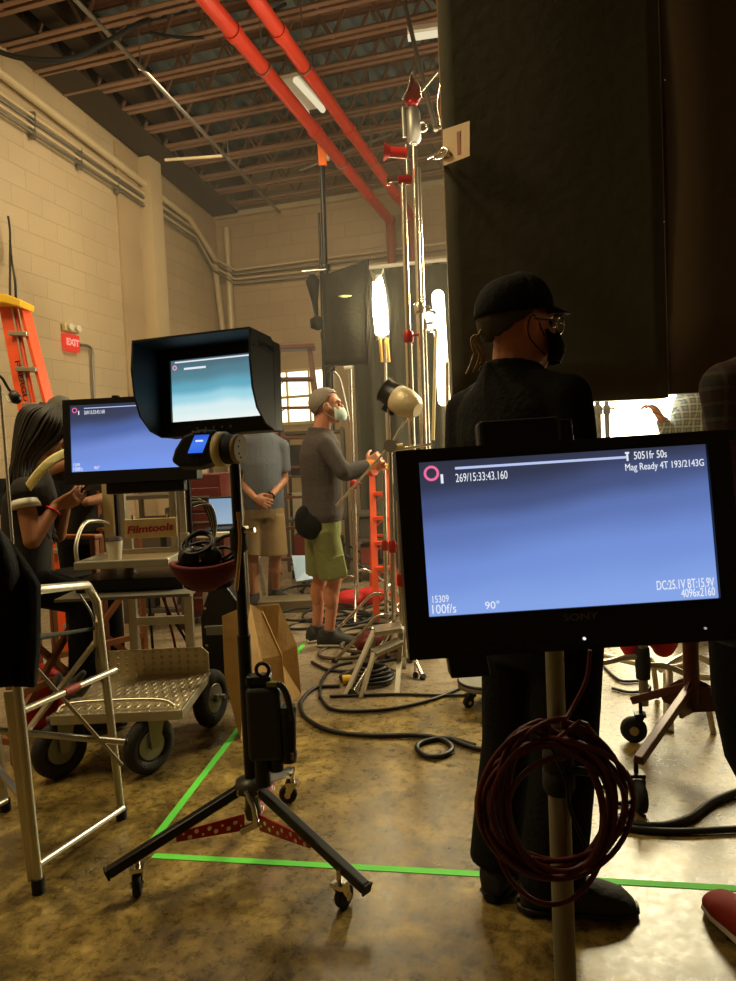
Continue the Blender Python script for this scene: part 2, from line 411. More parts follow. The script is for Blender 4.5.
# open-web joists
jm = mat('brown primed joist steel', (.60, .47, .39), .42, .25, var=.25)
jb = MB(); w = 0
for zz in (4.93, 5.44):
    for s in (-1, 1):
        jb.box((1.0, s * .045, zz), (12.0, .05, .008)); jb.box((1.0, s * .022, zz + (.022 if zz < 5 else -.022)), (12.0, .006, .045))
u = -4.9; k = 0
while u < 6.9:
    jb.bar((u, 0, 4.94 if k % 2 else 5.43), (u + .26, 0, 5.43 if k % 2 else 4.94), .026, .026); u += .26; k += 1
j0 = None; ti = 1
for i in range(17):
    w = 2.7 + i * .42
    if j0 is None:
        j0 = rbuild(jb, 'trim_1', jm); o = j0
    else:
        o = j0.copy(); COL.objects.link(o); o.name = 'trim_%d' % ti
    o.matrix_world = ROOM @ Matrix.Translation((0, w, .05 + RZ(w))); o['kind'] = 'structure'; ti += 1
# edge beam along the left wall
bm_ = mat('dark brown painted beam', (.24, .20, .16), .5, .2)
eb = MB()
def sbar(mb, u, z, wd, h): mb.bar((u, WF + .1, z + .086 * (9.5 - WF - .1)), (u, BW - .12, z + .086 * (9.5 - BW + .12)), wd, h)
sbar(eb, -4.78, 4.94, .40, .03); sbar(eb, -4.78, 5.42, .40, .03); sbar(eb, -4.78, 5.18, .03, .5)
rbuild(eb, 'trim_%d' % ti, bm_); ti += 1
# beam boxing below the deck towards the room (bearing angle)
be = MB(); sbar(be, -4.42, 5.03, .20, .02); sbar(be, -4.33, 5.22, .02, .4); rbuild(be, 'trim_%d' % ti, bm_); ti += 1
# pilaster
rbuild(MB().box((-4.92, 7.85, 2.53), (.16, .26, 5.06)), 'trim_%d' % ti, mat('cream painted column', (.76, .68, .53), .5, var=.05)); ti += 1
rbuild(MB().box((-4.985, 7.45, 2.53), (.03, .42, 5.06)), 'trim_%d' % ti, mat('darker brown wall strip', (.67, .58, .44), .6, var=.2, scale=2)); ti += 1  # thin wall strip beside the column, in a darker brown
# pale ledger on the back wall under the roof
rbuild(MB().box((1.0, BW - .04, 4.93), (12, .08, .07)), 'trim_%d' % ti, mat('pale ledger angle', (.72, .66, .54), .5)); ti += 1
# ------------------------------------------------------------------ pipes
pm = mat('cream painted conduit', (.80, .73, .58), .4, .1)
red = mat('red sprinkler pipe paint', (.80, .22, .13), .35)
RISER = mat('haze dulled riser red', (.60, .32, .24), .6)  # sprinkler red dulled in the colour for the haze towards the back
wu = -4.93
big = [pwall(-60, 26, wu), pwall(0, 72.6, wu), pwall(138, 181, wu), pwall(160.7, 197, wu), pwall(199, 229, wu), rm(-4.93, BW - .5, 4.0), rm(-4.93, BW - .1, 3.7), rm(-4.93, BW - .07, 2.8), rm(-4.93, BW - .07, .1)]
def conduit(pts, r, lab, m=pm, n=8, name='conduit_pipe', k=3):
    o = MB().tube(pts, r, n).build(name, m); tag(o, lab, 'pipe'); return o
zc = pwall(0, 72.6, wu).z
p0 = pwall(-80, 8, wu)
def wallline(xa, ya, xb, yb, off):
    a = pwall(xa, ya, off); b2 = pwall(xb, yb, off); return a, b2
a, b2 = wallline(0, 72.6, 138, 179, wu); d = (b2 - a)
conduit([a - d * .6, b2, b2 + d * .55, rm(-4.93, BW - .25, (b2 + d * .55).z - .35), rm(-4.93, BW - .1, 3.3), rm(-4.93, BW - .1, .05)], .045, 'thick cream conduit pipe running along the upper left wall', n=12)
for i in range(4):
    ya = 93.5 + i * 6; yb = 190.5 + i * 4.0
    a, b2 = wallline(0, ya, 139, yb, -4.94); d = (b2 - a)
    e1 = b2 + d * .62
    pts = [a - d * .6, e1, rm(-4.94, BW - .3, e1.z - .25 - i * .02), rm(-4.7, BW - .06, e1.z - .42 - i * .02), rm(2.2, BW - .06, e1.z - .42 - i * .08)]
    conduit(pts, .016, ['uppermost', 'second', 'third', 'lowest'][i] + ' of the four thin conduits under the thick pipe on the left wall', M['steel'] if i % 2 else pm)
conduit([rm(-4.8, BW - .06, 4.75), rm(-4.8, BW - .06, 3.2), rm(-4.75, BW - .06, .1)], .05, 'vertical cream pipe in the far left corner of the room', n=12)
# brackets holding the conduits
for xx in (33, 80, 117):
    t0 = pwall(xx, 72.6 + .775 * xx + 14, -4.95); t1 = pwall(xx, 112 + .645 * xx + 6, -4.95)
    q = MB().bar(t0, t1, .05, .03).build('conduit_bracket', M['steel'])
    tag(q, {33: 'leftmost', 80: 'middle', 117: 'rightmost'}[xx] + ' small grey bracket clamping the thin conduits to the left wall', 'bracket')
# red sprinkler mains
def ceiling_pipe(a, b, z, r, m, lab, back=3.0, drop=None):
    A = pz(a[0], a[1], z); B = pz(b[0], b[1], z); dd = (B - A).normalized()
    t = (BW - .12 - B.dot(WH)) / dd.dot(WH); E = B + dd * t
    t_ = thing('sprinkler_pipe' if r > .03 else 'conduit_pipe', lab, 'pipe', A)
    MB().cyl(A - dd * back, E, r, n=16).build('pipe_run', m, t_)
    for k in (0.4, 2.1, 3.9): MB().cyl(A + dd * k - dd * .04, A + dd * k + dd * .04, r * 1.15, n=16).build('coupling', m, t_)
    if drop:
        MB().cyl(E, V((E.x, E.y, drop)), r * .95, n=14).ell(E, (r * 1.15,) * 3).build('riser', RISER, t_)
    for k in (0.9, 2.9): 
        P = A + dd * k; h = MB(); h.cyl(P + V((0, 0, r)), V((P.x, P.y, 5.5)), .006, n=6)
        h.torus(P, dd, r * 1.15, .006, 16, 5)
        h.build('hanger', M['steel'], t_)
    return A, E
PR1 = ceiling_pipe((206.5, 0), (383.7, 213), 4.5, .062, red, 'left red sprinkler pipe of the ceiling pair, orange clamp under it', drop=3.0)
PR2 = ceiling_pipe((256, 0), (402, 203), 4.52, .058, red, 'red sprinkler pipe on the ceiling, right one of the pair', drop=3.0)
ceiling_pipe((80.7, 5), (254, 185.5), 4.84, .02, M['steel'], 'thin grey conduit crossing under the roof joists near the left wall')
q = MB().cyl(pz(165, 160, 4.7), pz(222, 156, 4.7), .018, n=8).build('conduit_pipe', pm); tag(q, 'short pale pipe running out from the top of the wall column', 'pipe')
q = MB().cyl(pz(300, 170, 4.85), pz(394, 133, 4.85), .02, n=8).build('conduit_pipe', M['steel']); tag(q, 'thin grey pipe crossing diagonally behind the red pipes', 'pipe')
# black hanging cable upper left
q = MB().tube(smoothpts([pz(-60, 20, 4.6), at(0, 52, 5.6), at(40, 60, 5.6), at(75, 57, 5.7), at(110, 40, 5.8), at(140, 23, 5.9), pz(150, 20, 5.3)], 8), .02, 8).build('hanging_cable', M['rubber']); tag(q, 'thick black cable sagging from the ceiling beam across the upper left wall', 'cable')
q = MB().tube(smoothpts([at(150, 33, 6.6), at(190, 38, 6.7), at(225, 33, 6.8), at(262, 17, 6.9), pz(285, 4, 5.1)], 8), .015, 8).build('hanging_cable', M['rubber']); tag(q, 'black cable looping between the joists and over the red sprinkler pipes', 'cable')
# exit sign
ex = pwall(71, 343, -4.97); t = thing('exit_sign', 'small glowing red exit sign on the left wall above the orange ladder', 'sign', ex)
Mx = Matrix.Translation(ex) @ ROOM @ Matrix.Rotation(R(90), 4, 'Z')
e = MB(Mx); e.box((0, 0, 0), (.22, .04, .17)); e.build('sign_body', emi('red sign face', 'f0422c', .9), t)
text('exit_lettering', 'EXIT', Mx @ Matrix.Translation((0, -.024, 0)), .095, emi('sign letters', 'ffa08a', 1.1), t, 'CENTER', bold=.004)
e2 = MB(Mx); e2.box((0, -.01, .15), (.22, .05, .08)); e2.build('lamp_housing', M['cream'], t, bevel=.01)
for sx in (-.06, .06): MB(Mx).cyl((sx, -.05, .15), (sx, -.07, .15), .035, n=16).build('emergency_lamp', M['paper'], t)
q = MB().tube(smoothpts([pwall(80, 345, -4.96), pwall(88, 346, -4.96), pwall(92.5, 352, -4.96), pwall(93, 370, -4.96), pwall(97, 440, -4.96), pwall(112, 640, -4.96)], 5), .016, 8).build('conduit_pipe', M['steel']); tag(q, 'thin conduit bending down the wall from the red exit sign', 'pipe')
# ceiling light fixtures
def fixture(pa, pb, z, lab, two=True, glow=None):
    A = pz(pa[0], pa[1], z); B = pz(pb[0], pb[1], z); dd = (B - A); C_ = (A + B) / 2
    side = dd.cross(V((0, 0, 1))).normalized()
    t = thing('ceiling_light', lab, 'light', C_)
    MB().bar(A + V((0, 0, .05)), B + V((0, 0, .05)), .26 if two else .1, .04).build('reflector', M['paper'], t)
    for s in ((-1, 1) if two else (0,)):
        MB().cyl(A + side * s * .09, B + side * s * .09, .03, n=10).build('tube_lamp', glow or emi('tube', 'fff0c8', .8), t)
    for P in (A, B): MB().cyl(P + V((0, 0, .07)), V((P.x, P.y, 5.5)), .005, n=5).build('hanger', M['steel'], t)
fixture((287, 82), (315, 112), 4.85, 'twin tube ceiling light hanging between the two red pipes')
fixture((408, 38), (441, 33), 4.95, 'single tube ceiling light at the top edge of the black flat', two=False)
# window on the far wall behind the stepladder
wf = MB(); W0 = pback(244, 373, BW - .02); W1 = pback(332, 374, BW - .02); zb = pback(280, 424, BW - .02).z; zt = pback(280, 372, BW - .02).z
u0 = W0.dot(UH); u1 = W1.dot(UH)
t = thing('window_1', 'bright window', 'window', rm((u0 + u1) / 2, BW - .03, zb)); t['kind'] = 'structure'; del t['category'];
gl = MB(); gl.M = ROOM; gl.box(((u0 + u1) / 2, BW - .01, (zb + zt) / 2), (u1 - u0, .02, zt - zb)); gl.build('window_glass', emi('daylit frosted panes', 'fff0cc', 2.6), t)
wf.M = ROOM
for k in range(5):
    uu = u0 + (u1 - u0) * k / 4; wf.box((uu, BW - .04, (zb + zt) / 2), (.022, .05, zt - zb + .04))
for zz in (zb, (zb + zt) / 2, zt): wf.box(((u0 + u1) / 2, BW - .04, zz), (u1 - u0 + .04, .05, .035))
wf.build('window_frame', M['cream'], t)
# ------------------------------------------------------------------ light
def area(name, loc, target, size, energy, col, size_y=None):
    ld = bpy.data.lights.new(name, 'AREA'); ld.energy = energy; ld.color = col; ld.size = size
    if size_y: ld.shape = 'RECTANGLE'; ld.size_y = size_y
    o = bpy.data.objects.new(name, ld); COL.objects.link(o); o.location = loc
    o.rotation_euler = (V(target) - V(loc)).to_track_quat('-Z', 'Y').to_euler(); return o
WARM = (1.0, .78, .42)
area('house_light_left', (-2.6, 2.0, 4.7), (-4.0, 4.0, 1.2), 1.0, 95, WARM)
area('house_light_far', (-1.2, 6.6, 4.6), (-2.6, 8.0, 1.2), 1.5, 55, (1, .80, .52))
area('house_light_mid', (-1.1, 3.3, 4.5), (-.9, 3.0, 0), .5, 85, (1, .80, .44))
area('ceiling_fill', (.4, 5.2, 2.9), (-1.2, 6.4, 5.5), 1.4, 16, (1, .84, .60))  # unseen upward lamp added to brighten the joists and deck
area('set_light', (2.5, 6.0, 3.0), (.9, 2.6, 0), .9, 250, (1, .86, .52))
w_ = bpy.data.worlds.new('World'); S.world = w_; w_.use_nodes = True
w_.node_tree.nodes['Background'].inputs[0].default_value = (1, .8, .55, 1); w_.node_tree.nodes['Background'].inputs[1].default_value = .03
S.view_settings.view_transform = 'Standard'; S.view_settings.look = 'None'; S.view_settings.gamma = 1; S.view_settings.exposure = 0
# ------------------------------------------------------------------ people
def hand(mb, wrist, d, pn, thumb, curl=.5, sc=1.0, spread=.12):
    """d: towards fingers, pn: palm normal (side the fingers curl to), thumb: +-1 side"""
    d = V(d).normalized(); pn = V(pn); pn = (pn - d * pn.dot(d)).normalized(); s = d.cross(pn) * thumb
    wrist = V(wrist); L = .095 * sc
    mb.rings([(wrist - d * .01, s * .028 * sc, pn * .021 * sc), (wrist + d * .03 * sc, s * .036 * sc, pn * .018 * sc), (wrist + d * .065 * sc, s * .043 * sc, pn * .016 * sc), (wrist + d * L, s * .042 * sc, pn * .014 * sc)], 16)
    for i, (o, ln) in enumerate(((.033, .074), (.011, .084), (-.011, .077), (-.033, .060))):
        p = wrist + d * (L - .012) * 1.0 + s * o * sc; a = curl * .5; di = (d + s * o / .033 * spread).normalized(); seg = ln * sc / 3 * 1.1; r = .0095 * sc
        for k in range(3):
            dk = (di * math.cos(a) + pn * math.sin(a)); q = p + dk * seg * (1.25 if k == 0 else .95); mb.cap(p, q, r, r * .9, 10, 3); p = q; a += curl * .75; r *= .92
    p = wrist + d * .025 * sc + s * .030 * sc; td = (s * .75 + d * .6 + pn * .35).normalized(); r = .012 * sc
    for k in range(3):
        q = p + td * .032 * sc; mb.cap(p, q, r, r * .9, 10, 3); p = q; td = (td + (d * .5 + pn * .5 - s * .35) * (.35 + curl * .3)).normalized(); r *= .92
def head(mb, c, f, up, sc=1.0, mouth=True):
    f = V(f).normalized(); up = V(up).normalized(); x = f.cross(up).normalized(); f = up.cross(x)
    Mh = Matrix((x, f, up)).transposed()
    def e(p, r): mb.ell(V(c) + Mh @ (V(p) * sc), V(r) * sc, Mh, 20, 14)
    e((0, -.012, .032), (.074, .096, .086)); e((0, .012, -.01), (.066, .078, .082)); e((0, .03, -.055), (.052, .058, .055)); e((0, .064, -.088), (.026, .024, .022))
    e((0, .078, .034), (.05, .018, .014)); e((0, .098, -.008), (.012, .017, .026)); e((0, .108, -.022), (.016, .012, .011))
    for s in (-1, 1):
        e((s * .04, .062, -.02), (.024, .026, .024)); e((s * .075, -.008, -.006), (.011, .02, .032)); e((s * .079, -.016, .004), (.008, .016, .022))
    e((0, .086, -.052), (.024, .012, .007)); e((0, .084, -.062), (.021, .012, .008))
    return Mh
def foot(mb, ank, d, sc=1.0, r=1.0):
    d = V(d); d.z = 0; d.normalize(); a = V(ank); up = V((0, 0, 1)); s = d.cross(up); z0 = a.z - .075 * sc; rs = []
    for t, w, h in ((-.075, .022, .03), (-.06, .034, .05), (0, .038, .055), (.06, .042, .042), (.12, .048, .033), (.165, .040, .026), (.19, .018, .014)):
        rs.append((V((a.x, a.y, z0 + h * sc)) + d * t * sc, s * w * sc * r, up * h * sc)); 
    mb.rings(rs, 18); return z0
def torso(mb, hip, neck, right, fwd, sc=1.0, ex=0.0, belly=0.0, top=1.0, bottom=-.06):
    hip = V(hip); neck = V(neck); rt = V(right).normalized(); fw = V(fwd).normalized(); L = (neck - hip)
    prof = [(bottom, .155, .105), (.06, .165, .115), (.22, .155, .108 + belly * .6), (.40, .150, .108 + belly), (.58, .165, .118 + belly * .5), (.74, .182, .118), (.85, .182, .10), (.905, .150, .09), (.95, .098, .078), (1.0, .068, .064)]
    mb.rings([(hip + L * t + fw * (belly * .5 if .2 < t < .6 else 0), rt * (a * sc + ex), fw * (b * sc + ex)) for t, a, b in prof if t <= top], 24)
class Figure:
    def __init__(s, name, label, J, fwd, right=None, sc=1.0, belly=0.0, group=None):
        s.J = {k: V(p) for k, p in J.items()}; s.f = V(fwd).normalized(); s.r = V(right).normalized() if right else s.f.cross(V((0, 0, 1))).normalized()
        s.sc = sc; s.belly = belly
        b = s.J['base']; s.t = thing(name, label, 'person', b, group)
    def body(s, m, look=None, up=(0, 0, 1), hands=(), legs=True, feet=True, headc=True, voxel=.006):
        J = s.J; sc = s.sc; mb = MB()
        torso(mb, J['hip'], J['neck'], s.r, s.f, sc, -.012, s.belly)
        lk = V(look) if look else s.f
        s.look = lk.normalized(); s.up = V(up)
        mb.cap(J['neck'] - V((0, 0, .05)), J['head'] - s.up * .05 * sc - s.look * .02, .062 * sc, .055 * sc)
        s.Mh = head(mb, J['head'], s.look, s.up, sc)
        for a in ('L', 'R'):
            if 'sh' + a not in J: continue
            mb.cap(J['sh' + a], J['el' + a], .050 * sc, .040 * sc); mb.cap(J['el' + a], J['wr' + a], .040 * sc, .027 * sc)
        for a, d, pn, th, cu in hands:
            hand(mb, J['wr' + a], d, pn, th, cu, sc * 1.02)
        if legs:
            for a in ('L', 'R'):
                h = J.get('hp' + a, J['hip'] + s.r * (.085 if a == 'R' else -.085) * sc)
                mb.cap(h, J['kn' + a], .078 * sc, .053 * sc); mb.cap(J['kn' + a], J['an' + a], .050 * sc, .034 * sc)
                c = J['kn' + a].lerp(J['an' + a], .3) - s.f * .012; mb.ell(c, (.052 * sc, .054 * sc, .10 * sc))
                if feet: foot(mb, J['an' + a], J.get('toe' + a, s.f), sc * .96)
        return mb.build('body', m, s.t, remesh=voxel, smooth=2)
    def eyes(s, m=None):
        for k in (-1, 1):
            c = s.J['head'] + s.Mh @ (V((k * .031, .076, .008)) * s.sc); e = MB(); e.ell(c, (.0125 * s.sc,) * 3, None, 12, 8).build('eye', m or EYE, s.t)
    def shirt(s, m, long=True, name='shirt', ex=.012, bottom=-.16, cut=.55, collar=True, voxel=.009, arms=('L', 'R')):
        J = s.J; sc = s.sc; mb = MB(); torso(mb, J['hip'], J['neck'], s.r, s.f, sc, ex, s.belly, top=1.0, bottom=bottom)
        for a in arms:
            if 'sh' + a not in J: continue
            mb.cap(J['sh' + a], J['el' + a], .064 * sc, .055 * sc) if long else mb.rings([(J['sh' + a], *(q * .066 * sc for q in basis(J['el' + a] - J['sh' + a])[:2])), (J['sh' + a].lerp(J['el' + a], cut), *(q * .068 * sc for q in basis(J['el' + a] - J['sh' + a])[:2]))], 18)
            mb.ell(J['sh' + a], (.064 * sc,) * 3)
            mb.cap(J['neck'] - V((0, 0, .045 * sc)), J['sh' + a], .062 * sc + ex * .3, .060 * sc)
            if long:
                d = J['wr' + a] - J['el' + a]; x, y, _ = basis(d)
                mb.ell(J['el' + a], (.054 * sc,) * 3); mb.rings([(J['el' + a], x * .052 * sc, y * .052 * sc), (J['wr' + a], x * .037 * sc, y * .037 * sc)], 18)
        if collar: mb.torus(J['neck'] + V((0, 0, .006)), V((0, 0, 1)) + s.f * .15, .062 * sc + ex * .5, .013, 24, 8)
        return mb.build(name, m, s.t, remesh=voxel, smooth=3)
    def pants(s, m, name='trousers', hem=1.0, ex=.018, flare=0.0, voxel=.009):
        J = s.J; sc = s.sc; mb = MB()
        mb.rings([(J['hip'] + V((0, 0, .10)), s.r * .155 * sc, s.f * .115 * sc), (J['hip'], s.r * .175 * sc, s.f * .125 * sc), (J['hip'] - V((0, 0, .09)), s.r * .172 * sc, s.f * .12 * sc)], 20)
        for a in ('L', 'R'):
            h = J.get('hp' + a, J['hip'] + s.r * (.085 if a == 'R' else -.085) * sc); k = J['kn' + a]; an = J['an' + a]; wd_ = flare if hem > 1 else 0
            if hem <= 1:   # ends above the knee
                e = h.lerp(k, hem); x, y, _ = basis(e - h); mb.rings([(h, x * .095 * sc, y * .095 * sc), (e, x * (.088 + flare) * sc, y * (.088 + flare) * sc)], 20)
            else:
                x, y, _ = basis(k - h); mb.rings([(h, x * .098 * sc, y * .098 * sc), (k, x * (.074 * sc + wd_ * .6), y * (.074 * sc + wd_ * .6))], 20); mb.ell(k, (.075 * sc + wd_ * .6,) * 3)
                e = k.lerp(an, hem - 1); x, y, _ = basis(e - k); mb.rings([(k, x * (.072 * sc + wd_ * .6), y * (.072 * sc + wd_ * .6)), (k.lerp(e, .5), x * (.069 * sc + wd_ * .8), y * (.069 * sc + wd_ * .8)), (e, x * (.064 + flare) * sc, y * (.064 + flare) * sc)], 20)
        return mb.build(name, m, s.t, remesh=voxel, smooth=3)
    def shoes(s, m, sole=None, sc=1.12):
        for a in ('L', 'R'):
            mb = MB(); z0 = foot(mb, s.J['an' + a], s.J.get('toe' + a, s.f), s.sc * sc, 1.05); x = MB()
            A = s.J['an' + a]; mb.cyl(V((A.x, A.y, z0 + .06)), V((A.x, A.y, z0 + .115)), .052 * s.sc, n=16)
            o = mb.build('shoe', m, s.t, remesh=.007, smooth=1)
            if sole:
                d = V(s.J.get('toe' + a, s.f)); d.z = 0; d.normalize(); q = d.cross(V((0, 0, 1))); x.rings([(V((A.x, A.y, z0 + .012)) + d * t * s.sc * sc, q * w * s.sc * sc, V((0, 0, 1)) * .013) for t, w in ((-.082, .015), (-.06, .036), (0, .040), (.06, .044), (.12, .050), (.165, .043), (.196, .018))], 12)
                so = x.build('sole', sole, o); so.parent = o
    def hair_cap(s, m, name='hair', full=1.0, cut=.0, back=.0, th=1.03):
        """cranium shell of hair, face left open"""
        c = s.J['head']; Mh = s.Mh; sc = s.sc; mb = MB(); vs = []; n = 56; k = 26; fs = []
        for i in range(k + 1):
            for j in range(n):
                t = 2 * PI * j / n; fr = math.sin(t)   # +1 front
                low = (-.02 - .85 * max(0, -fr) * full + 1.15 * max(0, fr) ** .7 * 1.0)
                low = min(low + .10 * noise.noise(V((t * 4, 3, 1))), .66); ph = (PI / 2 - math.asin(max(-.95, min(.95, low)))) * i / k
                p = V((.079 * math.sin(ph) * math.cos(t), .103 * math.sin(ph) * math.sin(t) - .014, .095 * math.cos(ph) + .028)) * sc * th
                p *= 1 + .028 * noise.noise(p * 110) + .012 * noise.noise(p * 300); vs.append(c + Mh @ p)
        for i in range(k):
            for j in range(n):
                j2 = (j + 1) % n; fs.append((i * n + j, (i + 1) * n + j, (i + 1) * n + j2, i * n + j2))
        mb.add(vs, fs, True); return mb.build(name, m, s.t, solid=.008)
    def mask(s, m, dy=0.0, loops=True, name='face_mask'):
        c = s.J['head']; Mh = s.Mh; sc = s.sc; mb = MB()
        def fn(u, v):
            a = (u - .5) * R(170); z = -.095 + v * .085; b = .86 + .24 * math.sin(PI * (v * .8 + .15))
            return c + Mh @ (V((.066 * math.sin(a) * b, .030 + .092 * math.cos(a) ** .8 * b if math.cos(a) > 0 else .03, z + dy)) * sc)
        mb.grid(fn, 16, 8); o = mb.build(name, m, s.t, solid=.004)
        if loops:
            for k in (-1, 1):
                l_ = MB(); l_.tube(smoothpts([c + Mh @ (V((k * .066, .035, -.03)) * sc), c + Mh @ (V((k * .082, -.005, .02)) * sc), c + Mh @ (V((k * .086, -.028, 0)) * sc), c + Mh @ (V((k * .08, -.02, -.04)) * sc), c + Mh @ (V((k * .066, .035, -.08)) * sc)], 4), .0018, 5); l_.build('ear_loop', m, o)
        return o
EYE = mat('dark eye', (.10, .08, .07), .15)
# --- man in the grey sweater, green shorts (4.8 m)
YA = 4.75
def P(x, y, Y): return at(x, y, Y)
fa = V((.93, .36, 0)).normalized(); ra = fa.cross(V((0, 0, 1)))
J = dict(base=V((at(322, 645, YA + .05).x, YA + .05, 0)))
J['hip'] = at(322, 520, YA); J['neck'] = at(320, 431, YA); J['head'] = at(327, 407, YA)
J['shR'] = at(326, 446, YA - .17); J['elR'] = at(343, 472, YA - .24); J['wrR'] = at(367, 465, YA - .1)
J['shL'] = at(322, 446, YA + .17); J['elL'] = at(346, 474, YA + .25); J['wrL'] = at(369, 471, YA + .12)
J['hpR'] = at(324, 528, YA - .08); J['hpL'] = at(318, 528, YA + .09)
J['knR'] = at(334, 580, YA - .02); J['knL'] = at(320, 577, YA + .13)
J['anR'] = V((at(329, 632, YA).x, YA, .085)); J['anL'] = V((at(317, 628, YA + .16).x, YA + .16, .085))
J['toeR'] = V((.95, -.1, 0)); J['toeL'] = V((.6, .5, 0))
A = Figure('person', 'grey haired person in charcoal sweater, green shorts and pale mask, reaching to a stand', J, fa, sc=1.0)
A.body(M['skin_red'], look=(.96, .10, .02), hands=[('R', V((.8, .3, .45)), V((-.2, .8, -.2)), 1, 1.0), ('L', V((.8, -.1, .5)), V((-.2, -.6, -.3)), -1, 1.0)])
A.eyes(); A.hair_cap(M['grey_hair']); A.mask(M['mask'])
A.shirt(M['grey_knit'], name='sweater', bottom=-.02, ex=.02)
A.pants(M['green_cloth'], 'shorts', hem=.92, flare=.012)
for a, sg in (('R', -1), ('L', 1)):
    k = A.J['hp' + a].lerp(A.J['kn' + a], .72); MB().box(k + V((.035, sg * .09, 0)), (.13, .03, .15), Matrix.Rotation(R(-8), 3, 'Y')).build('cargo_pocket', M['green_cloth'], A.t, bevel=.008)
A.shoes(M['shoe'], M['white_rubber'])
for a in 'LR':
    g_ = MB(); x, y, d = basis(A.J['wr' + a] - A.J['el' + a]); w0 = A.J['wr' + a]
    g_.rings([(w0 - d * .02, x * .034, y * .034), (w0 + d * .05, x * .045, y * .036)], 16); g_.build('work_glove', mat('orange glove cuff', (.95, .55, .20), .7) if a == 'R' else M['orange'], A.t)
tg = MB(); c = A.J['hip'] + V((-.14, -.06, .0)); tg.ell(c + V((.03, 0, 0)), (.07, .11, .11)); tg.ell(c + V((.08, -.05, -.03)), (.10, .08, .09)); tg.build('waist_bag', M['black_cloth'], A.t, remesh=.012, smooth=3)
# --- man in polo and khaki shorts (6.3 m), head behind the hooded monitor
YB = 6.3; fb = V((.15, -1, 0)).normalized()
J = dict(base=V((at(264, 603, YB).x, YB, 0)))
J['hip'] = at(264, 508, YB); J['neck'] = at(262, 431, YB); J['head'] = at(264, 408, YB)
J['shL'] = at(282, 446, YB); J['elL'] = at(284, 480, YB + .02); J['wrL'] = at(271, 496, YB - .2)
J['shR'] = at(241, 446, YB); J['elR'] = at(238, 480, YB - .02); J['wrR'] = at(255, 498, YB - .24)
J['hpL'] = at(274, 515, YB); J['hpR'] = at(255, 515, YB)
J['knL'] = at(276, 556, YB); J['knR'] = at(253, 556, YB - .02)
J['anL'] = V((at(276, 592, YB + .1).x, YB + .1, .085)); J['anR'] = V((at(255, 597, YB).x, YB - .05, .085))
J['toeL'] = V((.75, -.6, 0)); J['toeR'] = V((.15, -1, 0))
B = Figure('person', 'person in blue grey polo and khaki shorts standing with clasped hands behind the hooded monitor', J, fb, right=fb.cross(V((0, 0, 1))), belly=.03)
B.body(M['skin_tan'], hands=[('L', V((-.75, -.2, -.45)), V((0, .9, -.1)), -1, .7), ('R', V((.75, -.2, -.35)), V((0, .9, -.1)), 1, .7)], voxel=.007)
B.eyes(); B.hair_cap(M['grey_hair'])
B.shirt(M['polo'], long=False, name='polo_shirt', cut=.75, ex=.018, bottom=-.02)
B.pants(M['khaki'], 'shorts', hem=.98, flare=.02); B.shoes(M['shoe'])
w0 = B.J['wrL']; q = MB().torus(w0, w0 - B.J['elL'], .031, .008, 20, 6).build('wristwatch', M['black'], B.t)
# --- man in black, foreground
YC = 1.95; fc = V((.80, .60, 0)).normalized()
J = dict(base=V((at(540, 920, YC).x, YC - .02, 0)))
J['hip'] = at(540, 628, YC); J['neck'] = at(512, 370, YC); J['head'] = at(519, 329, YC)
rc = fc.cross(V((0, 0, 1)))
J['shR'] = J['neck'] + rc * .18 - V((0, 0, .095)); J['shL'] = J['neck'] - rc * .18 - V((0, 0, .10))
J['elR'] = J['shR'] + V((.02, -.03, -.29)); J['wrR'] = J['elR'] + fc * .20 - rc * .05 + V((0, 0, -.06))
J['elL'] = J['shL'] + V((-.03, -.05, -.29)); J['wrL'] = J['elL'] + fc * .20 + rc * .08 + V((0, 0, -.05))
J['hpR'] = J['hip'] + rc * .09; J['hpL'] = J['hip'] - rc * .09
J['anL'] = V((at(502, 880, 2.0).x, 2.0, .09)); J['anR'] = V((at(552, 895, 1.88).x, 1.88, .09))
J['knL'] = J['hpL'].lerp(J['anL'], .5) + fc * .02; J['knR'] = J['hpR'].lerp(J['anR'], .5) + fc * .02
J['toeR'] = V((1, -.12, 0)); J['toeL'] = V((.5, .8, 0))
C_ = Figure('person', 'person in black clothes and cap seen from behind, wearing a black mask and glasses', J, fc)
C_.body(M['skin'], look=V((.93, .36, -.05)), hands=[('L', fc, V((0, 0, -1)), -1, .6), ('R', fc, V((0, 0, -1)), 1, .6)], voxel=.0055)
C_.eyes(); 
C_.shirt(M['black_cloth'], ex=.02, voxel=.010, bottom=-.06); C_.pants(M['black_cloth'], hem=2.05, ex=.02, flare=.026)
C_.shoes(M['shoe'], M['black'], sc=1.15)
def headpart(F, name, m, fn, nu, nv, solid=.004, parent=None):
    mb = MB(); mb.grid(lambda u, v: F.J['head'] + F.Mh @ (V(fn(u, v)) * F.sc), nu, nv); return mb.build(name, m, parent or F.t, solid=solid)
